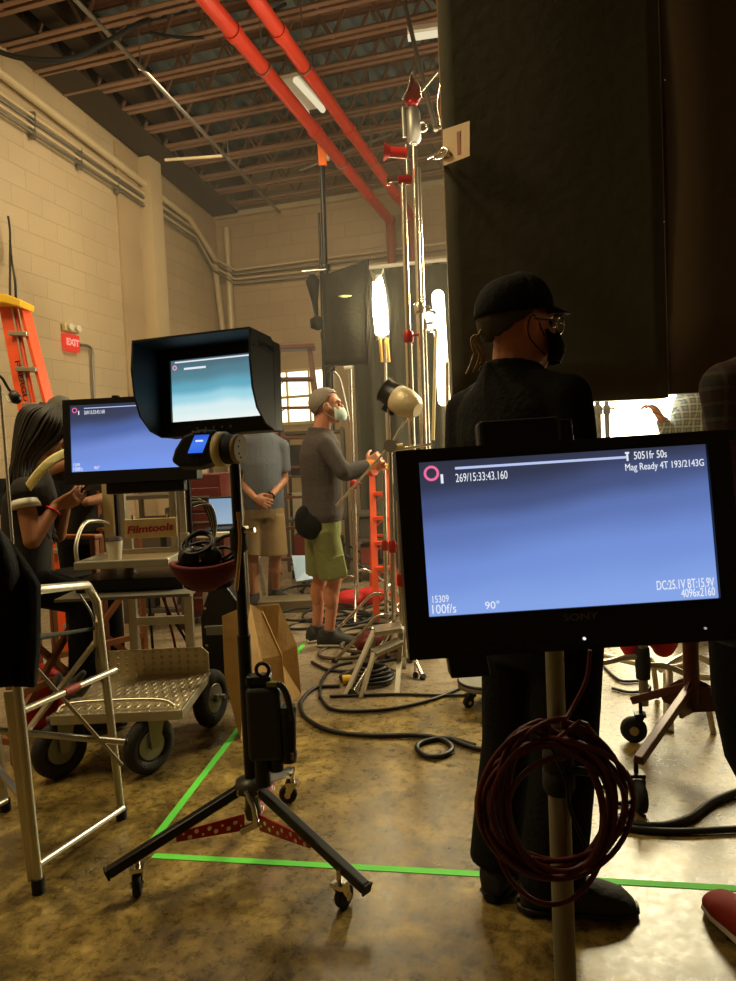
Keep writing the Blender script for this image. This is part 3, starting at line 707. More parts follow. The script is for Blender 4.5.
# cap: crown, brim; back hair
def crown(u, v):
    a = 2 * PI * u; ph = R(4) + v * R(92); zz = .100 * math.cos(ph) + .046; rr = math.sin(ph) ** .8
    return (.087 * rr * math.cos(a), .112 * rr * math.sin(a) - .014, zz + .008 * math.sin(a))
capo = headpart(C_, 'cap', M['black_cloth'], crown, 32, 12)
def brim(u, v):
    a = R(20) + u * R(140); r0 = 1.0 + v * .72 * math.sin(a)
    return (.086 * math.cos(a) * (1 + .05 * v), (.098 * math.sin(a)) * r0 - .006, .060 - .016 * v - .02 * (math.cos(a)) ** 2)
headpart(C_, 'brim', M['black_cloth'], brim, 20, 6, parent=capo)
C_.hair_cap(mat('shaved grey nape hair', (.22, .18, .14), .8, var=.3, scale=60), full=.75, th=1.02)
C_.mask(M['black_cloth'])
hl = MB(); hd = C_.J['head']
tail = smoothpts([hd + C_.Mh @ V((0, -.105, -.005)), hd + C_.Mh @ V((-.01, -.135, -.03)), hd + C_.Mh @ V((-.01, -.12, -.07)), hd + C_.Mh @ V((-.02, -.135, -.115))], 5)
for dx, dz in ((0, 0), (.006, .004), (-.007, -.006), (.003, .010)):
    hl.tube([p + V((dx * i / 5, 0, dz * math.sin(i))) for i, p in enumerate(tail)], .0032, 6)
hl.build('ponytail', M['blonde_hair'], C_.t)
gl = MB(); cc = hd + C_.Mh @ V((.036, .108, .006)); gl.torus(cc, C_.Mh @ V((.2, 1, 0)), .022, .0025, 24, 6)
gob = gl.build('glasses', M['chrome'], C_.t)
gl = MB(); cc2 = hd + C_.Mh @ V((-.036, .108, .006)); gl.torus(cc2, C_.Mh @ V((-.2, 1, 0)), .022, .0025, 24, 6).tube([cc2 + C_.Mh @ V((.02, .004, .003)), cc + C_.Mh @ V((-.02, .004, .003))], .002, 6); gl.build('lens_rim', M['chrome'], gob)
for k in (-1, 1):
    q = MB().tube([hd + C_.Mh @ V((k * .058, .100, .008)), hd + C_.Mh @ V((k * .078, .05, .01)), hd + C_.Mh @ V((k * .084, -.01, .012))], .002, 6).build('temple_arm', M['black_metal'], gob)
# --- woman on the wooden chair, left
YD = 3.35; fd = V((.92, .38, 0)).normalized(); rd = fd.cross(V((0, 0, 1)))
J = dict(base=V((at(20, 700, YD).x, YD, 0)))
J['hip'] = at(24, 575, YD); J['neck'] = at(32, 470, YD); J['head'] = at(47, 432, YD)
J['shR'] = at(24, 490, YD - .12); J['elR'] = at(32, 541, YD - .16); J['wrR'] = at(57, 505, YD - .08)
J['shL'] = at(38, 486, YD + .16); J['elL'] = at(58, 535, YD + .16); J['wrL'] = at(66, 504, YD + .05)
J['hpR'] = at(24, 585, YD - .08); J['hpL'] = at(26, 582, YD + .09)
J['knR'] = at(84, 600, YD - .02); J['knL'] = at(86, 596, YD + .13)
J['anR'] = V((at(82, 690, YD).x, YD - .02, .09)); J['anL'] = V((at(84, 690, YD + .12).x, YD + .14, .09))
D = Figure('person', 'seated person with long dark hair at left, looking down at a phone', J, fd, sc=.95)
D.body(M['skin_tan'], look=V((.88, .25, -.45)), up=V((.42, .12, .9)).normalized(), hands=[('R', V((.9, .1, .35)), V((-.2, .6, .6)), -1, .8), ('L', V((.9, -.2, .4)), V((-.2, -.6, .6)), 1, .8)])
D.eyes(); D.shirt(mat('washed black sleeveless top', (.12, .105, .09), .9), long=False, cut=.12, name='top', ex=.008)
D.pants(M['black_cloth'], hem=1.9); D.shoes(M['shoe'])
sl = MB(); x, y, d = basis(D.J['elR'] - D.J['shR']); s0 = D.J['shR']; sl.rings([(s0 + d * .05, x * .060, y * .060), (s0 + d * .085, x * .063, y * .063)], 18); sl.build('sleeve_frill', M['paper'], D.t, solid=.004)
MB().torus(D.J['wrR'] - (D.J['wrR'] - D.J['elR']).normalized() * .03, D.J['wrR'] - D.J['elR'], .032, .005, 20, 6).build('wrist_band', M['red_plastic'], D.t)
hm = MB(); hc = D.J['head']; rn = random.Random(9)
hm.ell(hc + D.Mh @ V((0, -.018, .032)), (.086, .108, .100), D.Mh)
for k in range(150):
    a = R(rn.uniform(-235, 55)); rr = rn.uniform(.93, 1.06)     # sides and back, the face is left open
    q0 = hc + D.Mh @ V((.02 * math.cos(a), -.01 + .02 * math.sin(a), .128)); q1 = hc + D.Mh @ V((.082 * rr * math.cos(a), -.015 + .100 * rr * math.sin(a), .075)); q2 = hc + D.Mh @ V((.094 * rr * math.cos(a), -.02 + .112 * rr * math.sin(a), .0))
    dx, dy = (q2 - hc).x, (q2 - hc).y; L = rn.uniform(.30, .50)
    sh = V((-.07 + dx * .55, -.02 + dy * .95, 0)); q3 = hc + sh + V((-.01, 0, -.14)); q4 = hc + sh + V((-.02 + rn.uniform(-.03, .03), rn.uniform(-.03, .03), -.14 - L * .4)); q5 = hc + sh * .8 + V((.0 + rn.uniform(-.03, .04), rn.uniform(-.03, .03), -.14 - L * .8))
    p_ = smoothpts([q0, q1, q2, q3, q4, q5], 4); n_ = len(p_); hm.tube(p_, [.009 * (1 - .7 * (i_ / (n_ - 1)) ** 2) for i_ in range(n_)], 6)
hm.build('long_hair', M['brown_hair'], D.t)
ph = D.J['wrR'].lerp(D.J['wrL'], .5) + V((.10, .0, .055)); q = MB(); q.box(ph, (.15, .075, .009), Matrix.Rotation(R(-38), 3, 'Y')); 
q = q.build('phone', M['black'], bevel=.003); tag(q, 'black phone held by the long haired person', 'phone')
# --- man in a cap leaning behind the cart monitor
YE = 4.4; fe = V((.35, -.95, 0)).normalized()
J = dict(base=V((at(88, 640, YE).x, YE, 0)))
J['hip'] = at(88, 530, YE); J['neck'] = at(72, 444, YE - .05); J['head'] = at(61, 421, YE - .1)
rE = fe.cross(V((0, 0, 1)))
J['shR'] = J['neck'] + rE * .17 - V((0, 0, .08)); J['shL'] = J['neck'] - rE * .17 - V((0, 0, .08))
J['elR'] = at(45, 472, YE - .1); J['wrR'] = at(76, 461, YE - .35); J['elL'] = J['shL'] + V((.08, -.05, -.25)); J['wrL'] = J['elL'] + V((-.1, -.2, -.02))
J['hpR'] = J['hip'] + rE * .09; J['hpL'] = J['hip'] - rE * .09
J['anR'] = V((J['hip'].x - .1, YE, .09)); J['anL'] = V((J['hip'].x + .12, YE, .09)); J['knR'] = J['hpR'].lerp(J['anR'], .5); J['knL'] = J['hpL'].lerp(J['anL'], .5)
E = Figure('person', 'person in grey cap peering past the edge of the left monitor, forearm bare', J, fe)
E.body(M['skin_tan'], look=V((.6, -.8, -.1)), hands=[('R', V((.9, -.4, .1)), V((0, .2, -1)), 1, .4)], voxel=.007)
E.eyes(); E.shirt(mat('dark grey jersey', (.16, .16, .14), .9), long=False, cut=.9, name='jersey'); E.pants(M['black_cloth'], hem=1.95); E.shoes(M['shoe'])
ec = headpart(E, 'cap', mat('grey tweed cap', (.34, .33, .30), .9, var=.3, scale=80), crown, 28, 10); headpart(E, 'brim', ec.data.materials[0], brim, 16, 5, parent=ec)
# grey jacket with a yellow lined hem, hanging over the man's shoulder / arm
jk = MB()
jl = [at(40, 402, 3.56), at(52, 404, 3.56), at(60, 415, 3.56), at(66, 432, 3.56), at(70, 450, 3.56)]
jr = [at(36, 420, 3.52), at(38, 440, 3.52), at(36, 458, 3.52), at(33, 470, 3.52), at(30, 484, 3.52)]
jk.grid(lambda u, v: (lambda a, b: a.lerp(b, u) + V((0, -.05 * math.sin(PI * u) + .015 * math.sin(u * 14), 0)))(jl[min(int(v * 4), 3)].lerp(jl[min(int(v * 4), 3) + 1], v * 4 - min(int(v * 4), 3)), jr[min(int(v * 4), 3)].lerp(jr[min(int(v * 4), 3) + 1], v * 4 - min(int(v * 4), 3))), 12, 12)
jt = jk.build('jacket', mat('grey olive canvas jacket', (.20, .20, .16), .9, bump=.5, bscale=30), solid=.015); tag(jt, 'grey olive canvas jacket between the long haired person and the left monitor', 'jacket')
hem = MB(); hp = smoothpts([at(27, 489, 3.20), at(38, 474, 3.12), at(53, 460, 3.12), at(71, 451, 3.22)], 6)
hem.rings([(p, V((0, .006, 0)), V((-.010, 0, .020))) for p in hp], 10); h_ = hem.build('yellow_cloth', mat('pale yellow cloth', (.93, .88, .62), .8, bump=.4)); tag(h_, 'pale yellow folded cloth across the shoulder of the long haired person', 'cloth')
# --- person in plaid at the right edge
YP = 1.72; fp = V((-.25, .97, 0)).normalized()
plaid = bpy.data.materials.new('dark plaid flannel'); plaid.use_nodes = True
def plaid_nodes(m, base, l1, l2, sc=14):
    nt = m.node_tree; n = nt.nodes; l = nt.links; b = n['Principled BSDF']; b.inputs['Roughness'].default_value = .9
    tc = n.new('ShaderNodeTexCoord'); prev = None
    for ax, c in (('X', l1), ('Z', l1), ('X', l2), ('Z', l2)):
        w = n.new('ShaderNodeTexWave'); w.bands_direction = ax; w.inputs['Scale'].default_value = sc * (1 if c is l1 else .5); w.inputs['Distortion'].default_value = .6
        l.new(tc.outputs['Object'], w.inputs['Vector'])
        g = n.new('ShaderNodeMapRange'); g.inputs['From Min'].default_value = .82; g.inputs['From Max'].default_value = .9; g.inputs['To Max'].default_value = .65; l.new(w.outputs['Fac'], g.inputs['Value'])
        mx = n.new('ShaderNodeMix'); mx.data_type = 'RGBA'; l.new(g.outputs[0], mx.inputs[0]); mx.inputs[7].default_value = lin(c)
        if prev is None: mx.inputs[6].default_value = lin(base)
        else: l.new(prev.outputs[2], mx.inputs[6])
        prev = mx
    l.new(prev.outputs[2], b.inputs['Base Color'])
plaid_nodes(plaid, (.09, .07, .06), (.26, .22, .17), (.20, .07, .05), 9.0)
J = dict(base=V((at(795, 900, YP).x, YP, 0)))
J['neck'] = at(786, 345, YP); J['hip'] = at(790, 600, YP); J['head'] = at(790, 285, YP)
rp = fp.cross(V((0, 0, 1)))
J['shR'] = J['neck'] + rp * .19 - V((0, 0, .07)); J['shL'] = J['neck'] - rp * .17 - V((0, 0, .10))
J['elR'] = J['shR'] + V((.04, 0, -.3)); J['wrR'] = J['elR'] + V((.0, .1, -.22)); J['elL'] = J['shL'] + V((.03, -.02, -.28)); J['wrL'] = J['elL'] + V((.06, .14, -.18))
J['anL'] = V((at(764, 940, 1.66).x, 1.66, .09)); J['anR'] = J['anL'] + V((.28, .05, 0)); J['hpL'] = J['hip'] - rp * .09; J['hpR'] = J['hip'] + rp * .09
J['knL'] = J['hpL'].lerp(J['anL'], .5); J['knR'] = J['hpR'].lerp(J['anR'], .5); J['toeL'] = V((-.12, .99, 0)); J['knL'] = J['knL'] + V((.09, 0, 0)); J['hpL'] = J['hpL'] + V((.04, 0, 0))
F_ = Figure('person', 'person in dark plaid shirt cut off by the right edge, wearing one visible red shoe', J, fp)
F_.body(M['skin'], hands=[('L', V((.1, .3, -.9)), V((.9, 0, 0)), 1, .5), ('R', V((.1, .3, -.9)), V((-.9, 0, 0)), -1, .5)], voxel=.008); F_.eyes(); F_.hair_cap(M['brown_hair'])
F_.shirt(plaid, name='plaid_shirt', ex=.03); F_.pants(M['black_cloth'], hem=1.55); F_.shoes(mat('red canvas shoe', (.55, .10, .07), .8), M['white_rubber'])
cd_ = MB(); hx = J['hip'] + V((-.12, -.05, -.02)); cd_.rings([(at(736, 640, 1.62), V((.05, 0, 0)), V((0, .09, 0))), (at(738, 700, 1.62), V((.05, 0, 0)), V((0, .08, 0))), (at(750, 760, 1.62), V((.05, 0, 0)), V((0, .07, 0))), (at(762, 800, 1.62), V((.03, 0, 0)), V((0, .04, 0)))], 16)
cd_.build('hanging_jacket', M['black_cloth'], F_.t)
# --- person in pale blue check behind the black flat
YG = 4.6; fg = V((-.9, .3, 0)).normalized()
chk = bpy.data.materials.new('pale blue check'); chk.use_nodes = True; plaid_nodes(chk, (.62, .72, .78), (.34, .44, .52), (.86, .90, .92), 14.0)
J = dict(base=V((at(690, 640, YG).x, YG, 0)))
J['neck'] = at(690, 392, YG); J['head'] = at(684, 366, YG); J['hip'] = at(694, 500, YG); rg = fg.cross(V((0, 0, 1)))
J['shR'] = J['neck'] + rg * .18 - V((0, 0, .08)); J['shL'] = J['neck'] - rg * .18 - V((0, 0, .08))
J['elR'] = J['shR'] + V((-.12, 0, -.22)); J['wrR'] = J['elR'] + V((-.1, -.1, -.18)); J['elL'] = J['shL'] + V((-.16, 0, -.2)); J['wrL'] = at(662, 420, YG - .25)
J['hpL'] = J['hip'] - rg * .09; J['hpR'] = J['hip'] + rg * .09; J['anL'] = J['base'] + V((0, -.1, .09)); J['anR'] = J['base'] + V((0, .12, .09)); J['knL'] = J['hpL'].lerp(J['anL'], .5); J['knR'] = J['hpR'].lerp(J['anR'], .5)
G = Figure('person', 'person in pale blue check shirt with a raised hand, seen under the black flat', J, fg)
G.body(M['skin_red'], hands=[('L', V((-.55, -.1, .85)), V((-.6, 0, -.5)), 1, .8), ('R', V((-.4, -.1, -.85)), V((-.6, 0, .3)), -1, .6)], voxel=.007); G.eyes(); G.hair_cap(M['grey_hair'])
G.shirt(chk, name='check_shirt'); G.pants(M['black_cloth'], hem=1.9); G.shoes(M['shoe'])
# ------------------------------------------------------------------ foreground monitor on its stand
BLUE = [(0.0, '88a8ec'), (.30, '7694dc'), (.55, '6078b8'), (.72, '485684'), (.88, '343a52'), (1.0, '303546')]
def panel(Mf, w, h, t, left, right, top, bot, depth, smat, name='screen'):
    """housing with a recessed lit panel; local origin = centre of the picture"""
    b = MB(Mf)
    W = w + left + right; Ht = h + top + bot; cx = (right - left) / 2; cz = (top - bot) / 2
    b.box((cx, .012 + depth / 2, cz), (W, depth, Ht)); b.build('housing', M['black'], t, bevel=.006)
    for nm, c, d in (('bezel', (cx, .004, h / 2 + top / 2), (W, .022, top)), ('bezel', (cx, .004, -h / 2 - bot / 2), (W, .022, bot)), ('bezel', (-w / 2 - left / 2, .004, 0), (left, .022, h)), ('bezel', (w / 2 + right / 2, .004, 0), (right, .022, h))):
        MB(Mf).box(c, d).build(nm, M['black'], t)
    return MB(Mf).box((0, .006, 0), (w, .010, h)).build(name, smat, t)
def overlay(Mf, w, h, t, full=True, k=1.0):
    X = lambda f: (f - .5) * w
    Z = lambda f: (.5 - f) * h
    e = M['white_glow']
    def tx(nm, body, fx, fx2, fy, hh, al='LEFT'):
        text(nm, body, Mf @ Matrix.Translation((X(fx if al == 'LEFT' else fx2), -.0005, Z(fy))), .01, e, t, al, ext=.0003, bold=.0, fit=((fx2 - fx) * w, hh * h))
    MB(Mf).torus((X(.042), -.001, Z(.075)), (0, 1, 0), .011 * k, .0022 * k, 32, 6).build('record_ring', emi('pink record ring', 'f0709a', 1.0), t)
    MB(Mf).box((X(.425), -.0003, Z(.052)), (w * .60, .0008, .0042 * k)).build('progress_bar', emi('pale bar', 'b9c8f2', 1.0), t)
    tx('readout', '1', .073, .082, .115, .06)
    tx('readout', '269/15:33:43.160', .125, .305, .115, .055)
    tx('readout', '15309', .016, .072, .890, .045); tx('readout', '100f/s', .013, .095, .955, .058); tx('readout', '90°', .195, .245, .95, .05)
    if full:
        MB(Mf).box((X(.725), -.0004, Z(.05)), (.003, .001, .014)).box((X(.725), -.0004, Z(.024)), (.007, .001, .003)).build('bar_marker', emi('white marker', 'e8ecf5', 1), t)
        tx('readout', '5051fr 50s', .748, .862, .045, .05); tx('readout', 'Mag Ready 4T 193/2143G', .715, .988, .125, .060)
        tx('readout', 'DC:25.1V BT:15.9V', .79, .988, .895, .060, 'RIGHT'); tx('readout', '4096x2160', .872, .988, .955, .055, 'RIGHT')
sc1 = at(568, 530, 1.2); Mf = frame(sc1, 0, R(5), -.020)
t = thing('monitor', 'large black monitor in the foreground showing a blue picture with white readouts', 'monitor', V((sc1.x, sc1.y, sc1.z - .2)))
w1, h1 = .492, .262
panel(Mf, w1, h1, t, .038, .038, .022, .070, .07, screen_mat('blue monitor picture', BLUE, .95, .20)); overlay(Mf, w1, h1, t)
text('maker_lettering', 'SONY', Mf @ Matrix.Translation((.008, -.0085, -h1 / 2 - .015)), .014, mat('dim grey lettering', (.40, .40, .42), .4), t, 'CENTER', fit=(.058, .011))
MB(Mf).cyl((.011, -.006, -h1 / 2 - .052), (.011, -.010, -h1 / 2 - .052), .0025, n=10).build('status_light', emi('status led', 'ffffff', 1), t)
MB(Mf).cyl((.215, -.006, -h1 / 2 - .048), (.215, -.010, -h1 / 2 - .048), .002, n=10).build('status_light', emi('status led dim', 'a0a0a0', 1), t)
for k in range(6): MB(Mf).box((-.10 + .03 * k - .08, -.008, -h1 / 2 - .058), (.014, .004, .005)).build('button', M['black_metal'], t)
MB(Mf).box((.0, .085, -.02), (.12, .04, .12)).build('mount_plate', M['black_metal'], t, bevel=.004)
bx = MB(Mf); bx.box((-.045, .13, .175), (.155, .05, .07)); bx.build('receiver_box', M['black'], t, bevel=.008); MB(Mf).box((.045, .15, .17), (.035, .03, .075)).build('receiver_clip', M['black'], t, bevel=.004)
b1 = MB(Mf); b1.prism([(-.217, -.19), (-.15, -.19), (-.143, -.245), (-.212, -.245)], .05, Matrix.Translation((0, .06, 0))); b1.build('battery_plate', M['black'], t, bevel=.003)
MB(Mf).box((.27, .03, .145), (.07, .05, .02)).build('handle', M['black'], t, bevel=.004)
# stand
sp = at(556, 700, 1.27); sx, sy = sp.x, 1.27
t = thing('monitor_stand', 'steel roller stand under the foreground monitor with a black collar', 'stand', (sx, sy, 0))
zc_ = at(560, 768, 1.27).z
MB().cyl((sx, sy, zc_), (sx, sy, 1.02), .0165, n=20).build('upper_pole', M['steel'], t)
MB().cyl((sx, sy, .12), (sx, sy, zc_), .020, n=20).build('lower_pole', M['steel'], t)
cl = MB(); cl.prof((sx, sy, zc_ - .045), (sx, sy, zc_ + .045), [(0, .024), (.12, .029), (.45, .029), (.5, .025), (.55, .029), (.88, .027), (1, .021)]); cl.build('collar', M['rubber'], t)
kn = MB().cyl((sx + .02, sy - .01, zc_), (sx + .05, sy - .02, zc_), .008, n=10).build('knob', M['black_metal'], t)
for a in (90, 210, 330):
    d = V((math.cos(R(a + 60)), math.sin(R(a + 60)), 0)); p = V((sx, sy, .14))
    l_ = MB().cyl(p + d * .02, p + d * .30 - V((0, 0, .07)), .012, n=12).build('leg', M['steel'], t)
    e = p + d * .30; wq = MB().cyl((e.x - .012, e.y, .03), (e.x + .012, e.y, .03), .03, n=18).build('caster_wheel', M['rubber'], l_)
MB().cyl((sx, sy, .10), (sx, sy, .18), .028, n=18).build('hub', M['black_metal'], t)
MB().cyl((sx, sy, 1.0), (sx, sy + .0, 1.045), .02, n=16).build('top_spigot', M['black_metal'], t)
# coil of dark red cable hung on the collar
cc = at(546, 798, 1.24); t = MB(); rnd = random.Random(3)
cmat = mat('dark red rubber cable', (.30, .045, .055), .45, spec=.4)
cable = []
for k in range(13):
    rx = .118 + rnd.uniform(-.032, .014); rz = .130 + rnd.uniform(-.03, .010); ox = rnd.uniform(-.026, .022); oz = rnd.uniform(-.01, .01); tw = rnd.uniform(-.25, .25)
    if k == 7: rx, rz, ox = .105, .165, .006
    for j in range(24):
        a = 2 * PI * j / 24 + PI / 2
        x = rx * math.cos(a) ; z = rz * math.sin(a)
        cable.append(V((cc.x + ox + x * math.cos(tw) - z * math.sin(tw), cc.y - .030 - .012 + .011 * math.sin(a * 2 + k) + .002 * k, cc.z + oz + x * math.sin(tw) + z * math.cos(tw))))
t.tube(smoothpts(cable, 2), .0048, 7); t = t.build('cable_coil', cmat); tag(t, 'large coil of dark red cable hanging on the foreground steel stand', 'cable')
hb = MB().tube(smoothpts([V((sx - .022, sy - .028, zc_ + .06)), V((sx, sy - .05, zc_ + .0)), V((sx + .01, sy - .034, zc_ - .06)), V((sx + .04, sy - .03, zc_ - .14))], 6), .004, 6).build('tie_cord', M['black'], t)
q = MB().tube(smoothpts([at(590, 650, 1.3), at(586, 680, 1.3), at(570, 712, 1.3), at(556, 735, 1.245)], 6), .004, 7).build('signal_cable', cmat); tag(q, 'dark red cable running down from the foreground monitor to the coil', 'cable')
# ------------------------------------------------------------------ black roller stand with the hooded monitor
def caster(t, p, r, htop, yaw, mw=None, hubm=None, wd=.024, name='caster'):
    """swivel caster: p = ground point, htop = top of the stem"""
    d = V((math.cos(yaw), math.sin(yaw), 0)); s = d.cross(V((0, 0, 1))); c = V((p.x, p.y, r)); top = c - d * r * .55; top.z = htop
    f = MB()
    for k in (-1, 1):
        f.plate([c + s * k * (wd / 2 + .004) + V((0, 0, -.005)) + d * .008, c + s * k * (wd / 2 + .004) - d * .010, V((top.x, top.y, r * 2.15)) + s * k * (wd / 2 + .004) - d * .015, V((top.x, top.y, r * 2.15)) + s * k * (wd / 2 + .004) + d * .022], .004)
    f.box(V((top.x, top.y, r * 2.2)) + d * .003, (.045, wd + .016, .012), Matrix.Rotation(yaw, 3, 'Z'))
    f.cyl(V((top.x, top.y, r * 2.2)), V((top.x, top.y, htop)), .008, n=10)
    o = f.build(name, hubm or M['chrome'], t)
    w = MB(); w.prof(c - s * wd / 2, c + s * wd / 2, [(0, r * .82), (.12, r * .97), (.5, r), (.88, r * .97), (1, r * .82)], 24); w.build('wheel', mw or M['rubber'], o)
    h = MB(); h.cyl(c - s * (wd / 2 + .007), c + s * (wd / 2 + .007), r * .35, n=14); h.build('axle', M['chrome'], o)
    return o
base = V((at(252, 790, 2.2).x, 2.2, 0)); cx, cy = base.x, base.y
t = thing('roller_stand', 'black roller stand with red perforated leg braces, carrying the hooded monitor', 'stand', base)
hubz = at(252, 787, 2.2).z
ends = {'a': (at(108, 873, 2.0), at(148, 853, 2.03), V((-.69, 2.0, 0))), 'b': (at(366, 888, 1.88), at(340, 866, 1.92), V((-.13, 1.9, 0))), 'c': (at(290, 770, 2.60), at(288, 772, 2.52), V((-.35, 2.52, 0)))}
for k, (e, m_, g) in ends.items():
    h = V((cx, cy, hubz)); d = (V((e.x, e.y, 0)) - V((cx, cy, 0))).normalized()
    if k == 'c': e = V((e.x, e.y, .10))
    st = h + d * .045 + V((0, 0, .0))
    lg = MB().bar(st, e, .030, .030).build('leg', M['black_metal'], t, bevel=.005)
    MB().bar(e, e + (e - st).normalized() * .008, .033, .033).build('end_cap', M['rubber'], lg, bevel=.003)
    # perforated brace
    a0 = h + d * .03 - V((0, 0, .105)); a1 = st.lerp(e, .50) - V((0, 0, .022)); ax = (a1 - a0).normalized(); n_ = ax.cross(V((0, 0, 1))).normalized(); up = n_.cross(ax)
    br = MB(); br.plate([a0 + up * .026, a0 - up * .026, a1 - up * .014, a1 + up * .014], .008); bo = br.build('brace', M['red_metal'], lg, bevel=.002); hl = MB(); L = (a1 - a0).length
    cnt = 0
    for i in range(int(L / .020)):
        c = a0 + ax * (.012 + i * .020) + up * (.007 if i % 2 else -.007)
        for sgn in (1, -1): MB().cyl(c + n_ * sgn * .0042, c + n_ * sgn * .0050, .007 if i % 3 else .004, n=10).build('lightening_hole', M['chrome'], bo); 
    q_ = st.lerp(e, .80 if k != 'c' else .9); g = V((q_.x, q_.y, 0)); zt = q_.z; caster(t, g, .034, zt, math.atan2(d.y, d.x) + (1.3 if k == 'a' else 1.7), M['rubber'])
    MB().cyl(st + V((0, 0, .0)) + n_ * .02, st - n_ * .02, .012, n=12).build('pivot_bolt', M['chrome'], t)
hb = MB(); hb.prof((cx, cy, hubz - .10), (cx, cy, hubz + .035), [(0, .022), (.2, .028), (.3, .024), (.6, .024), (.7, .055), (.92, .05), (1, .026)], 24); hb.build('hub', mat('grey cast hub', (.30, .29, .27), .4, .6), t)
MB().tube(smoothpts([V((cx - .01, cy - .05, hubz + .01)), V((cx + .015, cy - .075, hubz - .03)), V((cx + .02, cy - .07, hubz - .09))], 6), .008, 8).build('release_lever', M['chrome'], t)
MB().bar(V((cx - .03, cy - .06, hubz - .11)), V((cx + .03, cy - .06, hubz - .085)), .02, .018).build('release_lever', M['chrome'], t, bevel=.003)
ztop = at(234, 436, 2.2).z
MB().cyl((cx, cy, hubz), (cx, cy, .72), .021, n=24).build('lower_pole', M['black_metal'], t)
MB().cyl((cx, cy, .70), (cx, cy, ztop), .0165, n=24).build('upper_pole', M['black_metal'], t)
MB().prof((cx, cy, .98), (cx, cy, 1.06), [(0, .018), (.1, .027), (.5, .027), (.9, .027), (1, .018)]).build('collar', M['rubber'], t)
MB().cyl((cx + .02, cy - .01, 1.045), (cx + .055, cy - .02, 1.05), .008, n=12).build('knob', M['chrome'], t)
# transmitters strapped to the pole
t2 = thing('transmitter', 'black cylindrical transmitter pack strapped low on the centre stand pole', 'transmitter', at(266, 770, 2.14))
pk = at(266, 725, 2.13); zt, zb_ = at(262, 684, 2.13).z, at(266, 756, 2.13).z
MB().box(((at(249, 720, 2.13).x + at(283, 720, 2.13).x) / 2, 2.12, (zt + zb_) / 2), (.105, .075, zt - zb_)).build('pack_body', mat('greenish black pack', (.09, .10, .08), .55), t2, bevel=.016, seg=4)
MB().cyl((pk.x - .015, 2.12, zb_ + .01), (pk.x - .015, 2.12, zb_ - .085), .024, n=20).build('lower_barrel', M['black'], t2)
MB().cyl((pk.x + .028, 2.12, zb_ + .01), (pk.x + .028, 2.12, zb_ - .04), .022, n=20).build('lower_barrel', M['black'], t2)
MB().box((pk.x - .012, 2.12, zt + .018), (.075, .05, .03)).build('top_clamp', M['black_metal'], t2, bevel=.006)
MB().torus((pk.x + .005, 2.09, zt + .055), (.2, 1, 0), .020, .006, 20, 8).build('ring_handle', M['black_metal'], t2)
MB().tube(smoothpts([V((pk.x + .03, 2.10, zt)), V((pk.x + .055, 2.09, zt + .008)), V((pk.x + .075, 2.09, zt - .03)), V((pk.x + .085, 2.09, zt - .10))], 6), .010, 10).build('side_handle', mat('green black rubber', (.10, .13, .10), .5), t2)
MB().box((pk.x + .03, 2.09, zt + .012), (.03, .02, .012)).build('bright_tab', M['green_cloth'], t2)
t3 = thing('transmitter', 'small black barrel transmitter hanging right of the larger pack on the centre stand', 'transmitter', at(290, 760, 2.12))
a_ = at(287, 708, 2.11); b_ = at(289, 762, 2.11)
MB().prof(b_, a_, [(0, .018), (.02, .025), (.2, .026), (.22, .023), (.4, .025), (.8, .027), (.97, .028), (1, .024)]).build('barrel', M['black'], t3)
MB().prof(a_ - V((0, 0, .01)), a_ + V((0, 0, .008)), [(0, .029), (.5, .030), (1, .026)]).build('barrel_cap', M['black_metal'], t3)
MB().bar((pk.x + .03, 2.11, b_.z + .10), (a_.x - .01, 2.11, b_.z + .10), .02, .06).build('bracket', M['black_metal'], t3)
MB().bar(a_.lerp(b_, .78) + V((.012, -.022, 0)), a_.lerp(b_, .9) + V((.012, -.022, 0)), .012, .004).build('label_patch', mat('copper label', (.6, .4, .28), .5), t3)
# hooded monitor
hm = at(215, 388, 2.16); Mh_ = frame(hm, R(-17), R(3), -.010)
t = thing('hooded_monitor', 'black monitor with deep sun hood and antennas, bright cyan picture, on the centre stand', 'monitor', hm - V((0, 0, .15)))
CY = [(0.0, 'eef6f2'), (.26, 'd8eef0'), (.42, '9fd6e4'), (.58, '64a9bf'), (.80, '55808f'), (1.0, '4d6a78')]
w2, h2 = .30, .190
panel(Mh_, w2, h2, t, .039, .039, .035, .045, .06, screen_mat('cyan monitor picture', CY, 1.0, .05))
W2 = w2 + .08; hl_ = MB(Mh_)
def flap(side):
    x = side * W2 / 2; pr = [(0, .13), (-.135, .13), (-.145, .05), (-.135, -.03), (-.11, -.085), (-.06, -.125), (0, -.14)]
    m_ = MB(Mh_); th = .006; n_ = len(pr); a = [V((x - th / 2, y, z)) for y, z in pr] + [V((x + th / 2, y, z)) for y, z in pr]
    m_.add(a, [tuple(range(n_)), tuple(reversed(range(n_, 2 * n_)))] + [(i, i + n_, (i + 1) % n_ + n_, (i + 1) % n_) for i in range(n_)])
    return m_.build('hood_flap', M['hood'], t)
flap(-1); fr = flap(1)
MB(Mh_).box((0, -.068, .133), (W2, .142, .006)).build('hood_top', M['hood'], t)
text('hood_lettering', 'HOODMAN', Mh_ @ Matrix.Translation((W2 / 2 + .0036, -.04, .10)) @ Matrix.Rotation(R(90), 4, 'Z'), .02, mat('faint hood lettering', (.25, .27, .27), .6), t, 'CENTER', fit=(.10, .016))
MB(Mh_).box((W2 / 2 + .001, -.065, .088), (.007, .13, .003)).build('hood_seam', M['black'], t)
MB(Mh_).box((.0, .11, -.02), (.20, .08, .16)).build('receiver', M['black'], t, bevel=.01)
